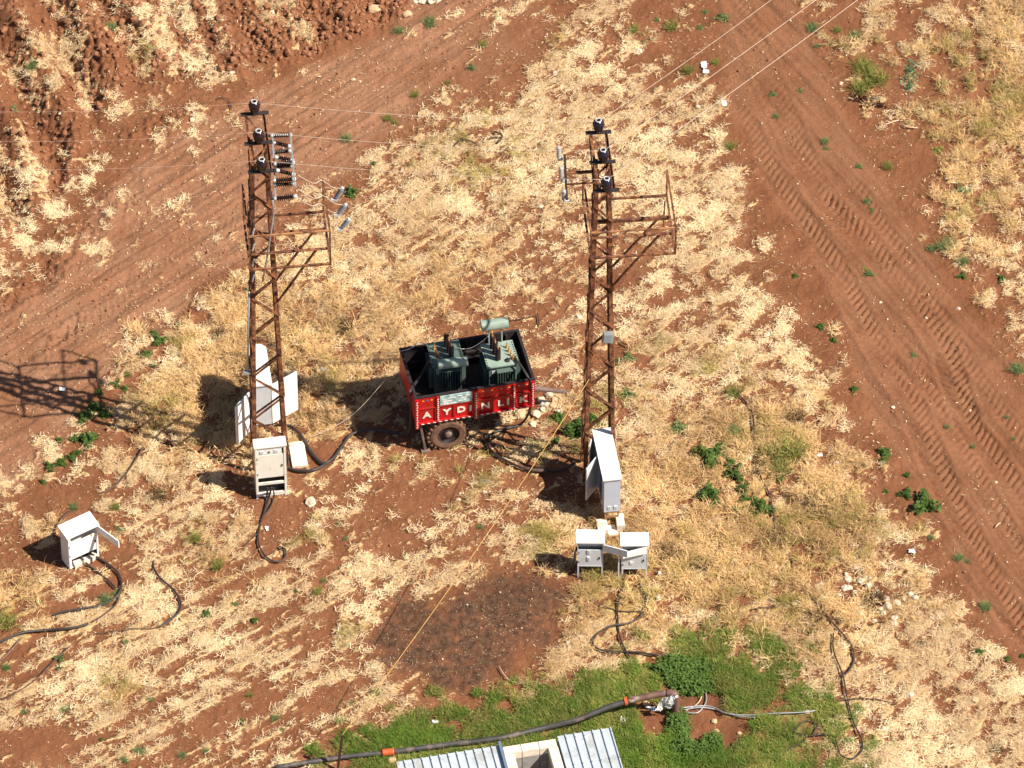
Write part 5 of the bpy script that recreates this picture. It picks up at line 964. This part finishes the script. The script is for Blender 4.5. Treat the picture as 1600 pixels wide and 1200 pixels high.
# local: +x right, -y towards the viewer; right roof x -1.16..0, hatch -2.30..-1.22, left roof -4.6..-2.36
def roof(x0, x1, y0, y1, z, n_, name='roof_sheet'):
    k = MB(); prof = []; pitch = (x1 - x0) / n_
    for i in range(n_):
        a = x0 + i * pitch; prof += [(a, .0), (a + pitch * .80, .0), (a + pitch * .84, .03), (a + pitch * .96, .03)]
    prof.append((x1, 0)); m = len(prof)
    for y, dz in ((y0, -.05), (y1, 0)):
        for x_, h in prof: k.v.append((x_, y, z + h + dz))
    for x_, h in prof: k.v.append((x_, y1, z + h - .012))
    for i in range(m - 1): k.f.append((i, i + 1, m + i + 1, m + i)); k.f.append((m + i, m + i + 1, 2 * m + i + 1, 2 * m + i))
    o = k.build(name, M['zinc'], hut)
    for i in range(n_):
        a = x0 + (i + .785) * pitch
        q = MB(); q.bar((a, y0, z + .006 - .05), (a, y1 - .003, z + .006), .018, .008); q.build('seam', M['seam'], o)
        q = MB(); [q.lathe([(.012, 0), (.012, .008)], (a + pitch * .11, y1 - .12 - .75 * j, z + .028), n=6) for j in range(4)]; q.build('roof_screw', M['seam'], o)
    return o
roof(-1.16, -.58, -3.2, 0, rh, 3); roof(-.58, 0, -3.2, 0, rh + .004, 3)
roof(-4.6, -3.48, -3.2, .02, rh - .03, 6); roof(-3.48, -2.36, -3.2, .02, rh - .026, 6)
k = MB(); k.b2((-2.42, -3.2, rh - .02), (-2.36, .06, rh + .06)); k.build('flashing', M['seam'], hut)
cnt = 0
for row in range(7):
    z0 = rh - .24 - row * .2
    for (xa, xb, ya, yb, nn) in ((-2.34, -1.20, -.22, -.02, 3), (-2.34, -2.14, -1.4, -.23, 3), (-1.40, -1.20, -1.4, -.23, 3)):
        for i in range(nn):
            if xb - xa > yb - ya: a = xa + (xb - xa) / nn * i; lo, hi = (a + .008, ya, z0), (a + (xb - xa) / nn - .008, yb, z0 + .19)
            else: a = ya + (yb - ya) / nn * i; lo, hi = (xa, a + .008, z0), (xb, a + (yb - ya) / nn - .008, z0 + .19)
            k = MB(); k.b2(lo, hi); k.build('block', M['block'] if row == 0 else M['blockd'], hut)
for xa in (-1.18, -4.5):
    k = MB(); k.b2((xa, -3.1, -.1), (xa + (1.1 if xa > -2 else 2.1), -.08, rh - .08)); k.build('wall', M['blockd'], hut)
for i in range(2):
    k = MB(); k.b2((-2.1 + i * .36, -1.4, rh - .25), (-1.76 + i * .36, -1.22, rh - .05)); k.build('block', M['block'], hut)
# ================================================================ hose, well head, cables
def cable(pts, r, label, m='cable', cat='cable', name='cable', k=6, n=7, lift=.0, grp=None):
    """pts: (px, py) on the ground or (px, py, z) at a height"""
    w_ = []
    for p in pts:
        if len(p) == 2: w_.append(G(p[0], p[1], r * .8 + .045 + lift))
        else: w_.append(P(p[0], p[1], p[2]))
    sp = spline(w_, k)
    b = MB(); b.tube(sp, r, n); return tag(b.build(name, M[m], None, True), label, cat, grp)
cable([(430, 1204), (530, 1188), (600, 1181)], .055, 'short dark hose length at the bottom, left of the orange coupling', 'hose', 'hose', 'hose', 8, 12)
cable([(612, 1180), (700, 1168), (780, 1158), (850, 1142), (900, 1125, .22), (945, 1107, .36), (977, 1096, .45)], .062, 'thick black hose rising from the grass to the well pipe', 'hose', 'hose', 'hose', 8, 12)
cable([(597, 1181.5), (606, 1180.5), (616, 1179.5)], .078, 'orange coupling joining the two black hoses near the stake', 'ored', 'coupling', 'hose_coupling', 4, 14)
wp = thing('well_pipe', on_ground(1052, 1118), 0, 'brown elbow pipe standing over the well hole with white plastic tied on', 'pipe'); bpy.context.view_layer.update()
a, c, e_ = [loc_of(wp, P(*p)) for p in ((980, 1095, .45), (1022, 1086, .52), (1043, 1083, .54))]
k = MB(); k.tube(spline([a, c, e_], 4) , .072, 12); k.build('outlet_pipe', M['oxpipe'], wp, True)
k = MB(); k.tube(spline([e_ - Vector((.02, 0, 0)), e_ + Vector((.13, -.02, .0)), e_ + Vector((.17, -.04, -.12)), Vector((e_.x + .17, e_.y - .05, -.1))], 4), .085, 12); k.build('elbow', M['oxpipe'], wp, True)
k = MB(); d = (a - c).normalized(); k.lathe([(.085, 0), (.095, .01), (.095, .06), (.085, .07)], a, a + d, 14); k.build('clamp', M['ored'], wp)
k = MB(); k.lathe([(.16, 0), (.16, .04)], Vector((e_.x + .17, e_.y - .05, .02)), n=14); k.build('flange', M['rust_l'], wp)
def rag(pts, wd, m='plast', seed=1, name='rag'):
    rg = random.Random(seed); k = MB(); sp = spline(pts, 5); n = 6
    for i, p in enumerate(sp):
        for j in range(n):
            a_ = (j / (n - 1) - .5) * wd * rg.uniform(.5, 1.1); k.v.append((p.x + a_, p.y + rg.uniform(-.02, .02), p.z + rg.uniform(-.03, .05)))
    for i in range(len(sp) - 1):
        for j in range(n - 1): q = i * n + j; k.f.append((q, q + 1, q + n + 1, q + n))
    return k
rag([loc_of(wp, q_) for q_ in (P(1053, 1088, .62), P(1048, 1099, .42), P(1043, 1107, .2))], .16, seed=2).build('plastic_wrap', M['plast'], wp)
rag([loc_of(wp, q_) for q_ in (P(1044, 1090, .6), P(1034, 1101, .32), P(1026, 1112, .12), P(1016, 1105, .08))], .20, seed=3).build('plastic_wrap', M['plast'], wp)
for pts, r, lab, m in CB: cable(pts, r, lab, m, 'cable' if m != 'wire' else 'wire')
# ================================================================ stones, litter, sticks
rocks = [rock_mesh('stone', M['stone'], 200 + i, 2, .7) for i in range(5)]; rocko = [rock_mesh('stone', M['stoneo'], 220 + i, 2, .7) for i in range(3)]
def stone(px, py, r, label, grp=None, mm=None, sq=1):
    g = G(px, py); me = random.choice(mm or rocks); o = bpy.data.objects.new('stone', me); COL.objects.link(o); s_ = r / 70
    o.location = (g.x, g.y, g.z + s_ * .3); o.scale = (s_, s_ * random.uniform(.7, 1.0), s_ * random.uniform(.7, .95) * sq); o.rotation_euler = (0, 0, random.uniform(0, 6.28)); return tag(o, label, 'stone', grp)
stone(485, 785, 9, 'round pale stone on bare soil below the rusty white cabinet')
for px, py, r, l in ((363, 807, 4, 'small round stone with a dark shadow, left of the curled cable'), (720, 772, 4, 'small stone below the trailer, left of the dark round plug'), (717, 781, 3.5, 'small stone just under the stone below the trailer'),
    (757, 770, 4, 'small stone under the dark round plug'), (577, 752, 3, 'small pale stone in the soil between cabinet and trailer'), (362, 115, 5, 'white stone on the soil at upper left behind the left tower'), (867, 115, 5, 'white flat stone in straw at the top middle'),
    (845, 324, 4.5, 'pale stone in straw left of the right tower'), (1028, 937, 6, 'pale stone in dry grass right of the S bend cable'), (1198, 524, 5, 'round pale stone in straw right of the meter box'), (304, 485, 0.1, None), (310, 483, 4, 'pale stone at the edge of the straw left of the left tower'),
    (1423, 1087, 6, 'white stone casting a shadow, right end of the short cable'), (1379, 1098, 5, 'brown stone lying against the short cable at lower right'), (1523, 1094, 6, 'brown pale stone in the dry grass at lower right'), (1341, 1037, 3.5, 'small white stone right of the brown cable bend'), (1330, 1158, 5, 'pale stone inside the long J cable'),
    (1381, 1140, 5, 'flat pale stone right of the long J cable'), (1262, 1113, 4, 'white stone beside the grey cable in the green grass'), (1352, 1198, 5, 'pale stone at the bottom edge under the J cable'), (1314, 131, 4, 'small pale stone left of the sapling shade'), (1440, 172, 4, 'small pale stone below the sapling'),
    (1376, 473, 3, 'tiny white stone on the right track'), (1498, 483, 3.5, 'white stone on the right verge of the track'), (1447, 497, 2.5, 'tiny stone between tyre prints'), (1395, 637, 3.5, 'pale stone on the left edge of the right track'), (1516, 643, 3, 'small stone in the middle of the right track'), (1556, 753, 3, 'small stone in the right tyre print'),
    (612, 1190, 7, 'orange stone under the hose by the coupling'), (498, 821, 4, 'white chip in the soil under the round pale stone'), (888, 1004, 3, 'small pale stone in grass above the well'), (300, 188, 5, 'pale stone among clods at upper left'), (94, 178, 3, 'tiny white stone in the ploughed straw'), (585, 15, 11, 'large orange clod stone at the top of the ploughed field'),
    (636, 24, 9, 'orange stone on the bank at the top middle'), (425, 20, 5, 'pale stone in the ploughed rubble at the top'), (552, 125, 3.5, 'small pale stone on the dusty track'), (999, 81, 6, 'pale stone on bare soil left of the wires'), (1091, 168, 5, 'pale stone under the lowest wire'), (1105, 510, 3, 'small pale stone right of the tower in straw'), (905, 497, 6, 'pale flat stone left of the right tower'), (702, 203, 3, 'tiny stone in upper middle straw')):
    if l: stone(px, py, r, l, None, rocko if 'orange' in l or 'brown' in l else None)
for i, (px, py, r) in enumerate(LB): stone(px, py, r, 'large pale limestone block beside the hanging trailer cable' if i == 0 else ['upper left stone of the rubble under the drawbar', 'topmost stone of the rubble near the drawbar tip', 'right middle stone of the rubble under the drawbar', 'small stone in the middle of the drawbar rubble', 'lowest stone of the rubble right of the large block', 'stone of the drawbar rubble just above the large block', 'rightmost low stone of the drawbar rubble', 'round stone right of the large limestone block', 'rightmost stone of the drawbar rubble, by the white scrap', 'stone of the drawbar rubble left of the white scrap', 'stone tucked against the trailer end over the large block'][i - 1], None if i == 0 else 'limestone rubble under the drawbar', rocks if i % 3 else rocko)
for px, py, r in SP: stone(px + 0.0, py, r * 1.05, 'pale stone of the scattered heap in dry grass at the right, below the dry tufts', 'scattered stones in the dry grass')
for i, (px, py, r) in enumerate([(1262, 915, 4), (1010, 1100, 6), (1000, 1140, 5), (1116, 1128, 5), (1155, 1147, 4), (1115, 1185, 5), (1120, 1143, 4)]): stone(px, py, r, ['small earthy stone in dry grass left of the scattered heap', 'earthy stone on the left rim of the well hole', 'earthy stone below the left pit at the well', 'largest earthy stone in the middle pit right of the well', 'earthy stone in the rightmost pit by the well', 'earthy stone in the grass near the bottom edge right of the roof', 'small earthy stone between the middle and right pits'][i], 'earthy stones around the well', rocko)
for px, py, r, wh in ((660, 2, 7, 'second from left, largest'), (672, 4, 6, 'third from left'), (684, 2, 6, 'rightmost'), (648, 4, 5, 'leftmost, smallest')): stone(px, py, r, wh + ' of the four white stones at the top edge', 'white stones at the top edge')
def litter(px, py, w_, h_, label, seed, m='plast', cat='litter', name='plastic_scrap'):
    rg = random.Random(seed); g = G(px, py); k = MB(); n = 5; s_ = 1 / 70
    for i in range(n):
        for j in range(n):
            k.v.append((g.x + (i / 4 - .5) * w_ * s_ + rg.uniform(-.015, .015), g.y + (j / 4 - .5) * h_ * s_ * 1.2 + rg.uniform(-.015, .015), g.z + .03 + rg.uniform(0, .05)))
    for i in range(n - 1):
        for j in range(n - 1):
            if (i, j) not in ((0, 0), (3, 3)) or rg.random() < .4: q = i * n + j; k.f.append((q, q + n, q + n + 1, q + 1))
    return tag(k.build(name, M[m]), label, cat)
for a_ in ((1100, 104, 9, 14, 'crumpled white plastic bag on the soil under the middle wire', 1), (1103, 114, 10, 8, 'second lobe of white plastic right under the bag', 6), (503, 582, 16, 10, 'white plastic scrap in dry grass right of the left tower', 2), (1131, 164, 9, 11, 'whitish torn scrap in the straw beside the right track', 3), (1425, 863, 10, 8, 'white scrap in bright straw at the right', 4), (1031, 897, 5, 5, 'tiny white scrap right of the small cabinets', 5),
   (1280, 714, 9, 5, 'pale paper scrap beside the green grass tuft', 7), (1308, 726, 7, 4, 'bluish white scrap right of the green grass tuft', 8), (849, 632, 8, 8, 'white scrap on the limestone rubble', 9), (417, 828, 5, 7, 'white curled scrap beside the curling cable', 10), (98, 611, 10, 7, 'white scrap on the left track in the tower shadow', 11), (974, 1127, 8, 8, 'white scrap in the green grass left of the well', 12), (680, 1130, 8, 4, 'bluish scrap in the grass above the black hose', 13)): litter(*a_)
g = G(757, 753); k = MB(); k.lathe([(.07, 0), (.075, .02), (.06, .05), (.03, .055)], (g.x, g.y, g.z), n=12); tag(k.build('plug', M['arr']), 'dark grey round plug lying in straw below the trailer', 'plug')
def stick(pts, r, label, m='stick', grp=None): return cable(pts, r, label, m, 'stick', 'stick', 3, 5, .01, grp)
stick([(708, 233), (721, 221), (737, 211)], .02, 'dark forked stick in the straw at upper middle, left limb'); stick([(720, 222), (733, 223), (746, 230)], .018, 'dark forked stick in the straw at upper middle, right limb')
stick([(764, 220), (775, 218), (784, 219)], .016, 'dark twig with a kink right of the forked stick'); stick([(773, 209), (785, 216), (776, 228)], .022, 'thicker bent dark twig right of the forked stick')
stick([(1382, 198), (1395, 194), (1404, 191)], .016, 'pale stick on the soil below the sapling', 'stickp'); stick([(1411, 200), (1422, 202), (1434, 203)], .016, 'second pale stick on the soil below the sapling', 'stickp')
stick([(1555, 827), (1559, 823), (1563, 820)], .014, 'short pale stick on the right track', 'stickp'); stick([(840, 493), (842, 505), (842, 512)], .014, 'thin dark stick above the trailer corner'); stick([(790, 504), (812, 502), (838, 496)], .010, 'thin dark twig right of the raised cylinder'); stick([(58, 182), (62, 200), (66, 212)], .012, 'thin dark twig in the ploughed straw')
stick([(340, 156), (356, 158), (362, 174)], .012, 'thin bent dark twig on the soil at upper left'); stick([(780, 1045), (786, 1055), (794, 1065)], .01, 'pale twig at the edge of the burnt patch', 'stickp')
# ================================================================ weeds, shrubs, sapling
def leafy(name, m, n, rad, hgt, lw, seed, upright=.5):
    """round-leaved weed: stems from the root with many small leaf faces"""
    rg = random.Random(seed); v = []; f = []; tone = []
    for _ in range(n):
        a = rg.uniform(0, 6.283); el = rg.uniform(.1, 1.45); rr_ = (rg.random() ** .5); lump = .7 + .45 * math.sin(a * 3 + seed) * math.cos(el * 2 + seed)
        c = Vector((math.cos(a) * math.cos(el) * rad * rr_ * lump, math.sin(a) * math.cos(el) * rad * rr_ * lump, .01 + hgt * math.sin(el) * rr_ * lump))
        nrm = Vector((rg.uniform(-.7, .7), rg.uniform(-.7, .7), 1)).normalized(); t1 = nrm.cross(Vector((math.cos(a + 1), math.sin(a + 1), .2))).normalized(); t2 = nrm.cross(t1); w_ = lw * rg.uniform(.5, 1.2); l_ = w_ * rg.uniform(1.1, 1.7); b0 = len(v); tn = rg.random()
        v += [c - t1 * l_ / 2, c - t2 * w_ / 2, c + t1 * l_ / 2 + nrm * .01, c + t2 * w_ / 2]; f.append((b0, b0 + 1, b0 + 2, b0 + 3)); tone += [tn] * 4
    me = bpy.data.meshes.new(name); me.from_pydata([tuple(x) for x in v], [], f); me.materials.append(m); at_ = me.attributes.new('tone', 'FLOAT', 'POINT'); at_.data.foreach_set('value', tone); me.update(); return me
LEAF = [leafy('weed', M['leaf'], 520, 1, .75, .18, i) for i in range(4)]; LEAFG = [leafy('weed', M['leafg'], 300, 1, .5, .13, 10 + i) for i in range(3)]; LEAFY = [leafy('weed', M['leafy'], 120, 1, .5, .22, 20)]
GT = [blades('tuft', M['grass'], 130, .6, .8, 1.5, .05, .05, (.5, 1.4), 300 + i, 1.5) for i in range(2)] + [blades('tuft', M['leafg'], 130, .6, .6, 1.3, .05, .05, (.4, 1.3), 310 + i, 1.5) for i in range(2)]
def weed(px, py, r, label, kind='d', grp=None):
    g = G(px, py + r * .3); me = random.choice({'d': LEAF, 'g': LEAFG, 'y': LEAFY, 't': GT[:2], 'u': GT[2:]}[kind]); nm_ = {'d': 'weed', 'g': 'weed', 'y': 'weed', 't': 'grass_tuft', 'u': 'grass_tuft'}[kind]
    o = bpy.data.objects.new(nm_, me); COL.objects.link(o); s_ = r / 70 * (1.22 if kind in 'dgy' else .72)
    o.location = (g.x, g.y, g.z - .01); o.scale = (s_, s_ * random.uniform(.8, 1.0), s_); o.rotation_euler = (0, 0, random.uniform(0, 6.28)); return tag(o, label, 'weed' if kind in 'dgy' else 'grass', grp)
for px, py, r, lab, kd in WD:
    if lab: weed(px, py, r, lab, kd)
# dense broadleaf patches at the well are stuff
DM = [leafy('leafpatch', M['leaf'], 130, .24, .24, .055, 400 + i) for i in range(3)]; c_dm = source(DM, 'leaf_patch')
X, Y, z, F = sample(9000, lambda F: np.clip(2.2 * np.maximum.reduce([blob(F['px'], F['py'], 1065, 1050, 46, 18), blob(F['px'], F['py'], 1085, 1068, 34, 12), blob(F['px'], F['py'], 1062, 1128, 13, 28), .8 * blob(F['px'], F['py'], 1078, 1170, 34, 10), .6 * blob(F['px'], F['py'], 1115, 1160, 18, 12)]) - .7, 0, 1), 1.8, 6, -12.6, -8.3)
scatter('green_ground_cover', c_dm, np.stack([X, Y, z], 1), rz_(len(X), .1), rs.uniform(.4, 1.0, len(X)), rs.randint(0, 3, len(X)), 'dense leafy green ground cover around the well hole')
# big grass tuft right of the cable
for px, py, r, l in ((1205, 705, 26, 'left part of the tall yellow green grass beside the dark cable'), (1238, 700, 28, 'right part of the tall yellow green grass beside the dark cable'), (1222, 728, 24, 'lower part of the tall yellow green grass beside the dark cable')):
    weed(px, py, r * 1.25, l, 't')
for px, py, r, l in ((1350, 100, 26, 'tall yellow grass tuft left of the sapling, upper'), (1372, 118, 26, 'tall yellow grass tuft touching the sapling'), (1345, 135, 24, 'olive grass tuft at the sapling shadow')):
    weed(px, py, r * 1.2, l, 't')
DEAD = [blades('dead_clump', M['dead'], 170, .7, .7, 1.6, .04, .05, (.2, 1.1), 500 + i, 2.2) for i in range(2)]  # dead stems, dark enough to stand in for tuft shadows too
for px, py, r, l in ((248, 770, 20, 'brown dead clump in straw above and right of the lone cabinet'), (1280, 785, 30, 'large brown dead clump in the dry grass right of the long cable'), (1240, 770, 18, 'brown dead clump between cable and large dead clump'), (1215, 838, 24, 'dark dead tuft at the lower end of the long cable'),
    (1283, 850, 16, 'small dark dead tuft in the dry grass right of the cable end'), (1365, 930, 26, 'brown dead clump beside the scattered stones'), (1558, 1168, 13, 'small dark dead clump near the lower right corner'), (1240, 645, 22, 'flattened brown stems above the tall green grass'), (1440, 1005, 12, 'dark dead tuft in dry grass at the right'), (1180, 735, 10, 'small dark clump right beside the long cable'),
    (1040, 860, 26, 'brown dead grass clump right of the small cabinets'), (1090, 880, 22, 'second brown dead clump right of the small cabinets'), (540, 505, 22, 'brown shaded clump in dry grass right of the left tower'), (345, 520, 16, 'brown clump in dry grass left of the left tower'), (1275, 960, 20, 'brown dead clump by the thick cable bend')):
    weed(px, py, r, l, 'd'); o = COL.objects[-1]; o.data = random.choice(DEAD); o.name = 'dead_clump'; o.scale = [r / 70 * .75] * 3; o['category'] = 'dead plant'
# sapling
g = G(1418, 176); sp_ = thing('sapling', (g.x, g.y, g.z), 0, 'young sapling with pale green leaves casting its shadow to the left', 'tree')
k = MB(); k.tube([(0, 0, -.05), (.01, 0, .6), (-.02, .0, 1.1), (.0, 0, 1.55)], [.014, .012, .009, .004], 6); k.tube([(0, 0, .8), (.12, .05, 1.1)], [.006, .003], 5); k.tube([(0, 0, .9), (-.12, -.04, 1.2)], [.006, .003], 5); k.build('trunk', M['bark'], sp_)
rg = random.Random(4); v = []; f = []; tone = []
for i in range(190):
    h = rg.uniform(.68, 1.62); rr_ = .24 * math.sin(min(1, max(.15, (h - .6) / 1.05)) * math.pi) ** .6 * (.75 + .35 * math.sin(h * 13)); a = rg.uniform(0, 6.28); q = rg.random() ** .5
    c = Vector((math.cos(a) * rr_ * q, math.sin(a) * rr_ * q, h)); nrm = Vector((rg.uniform(-1, 1), rg.uniform(-1, 1), .8)).normalized(); t1 = nrm.orthogonal().normalized(); t2 = nrm.cross(t1); b0 = len(v); tn = rg.random()
    v += [tuple(c - t1 * .045), tuple(c - t2 * .026), tuple(c + t1 * .045), tuple(c + t2 * .026)]; f.append((b0, b0 + 1, b0 + 2, b0 + 3)); tone += [tn] * 4
me = bpy.data.meshes.new('crown'); me.from_pydata(v, [], f); me.materials.append(M['sap']); at_ = me.attributes.new('tone', 'FLOAT', 'POINT'); at_.data.foreach_set('value', tone)
o = bpy.data.objects.new('crown', me); COL.objects.link(o); o.parent = sp_
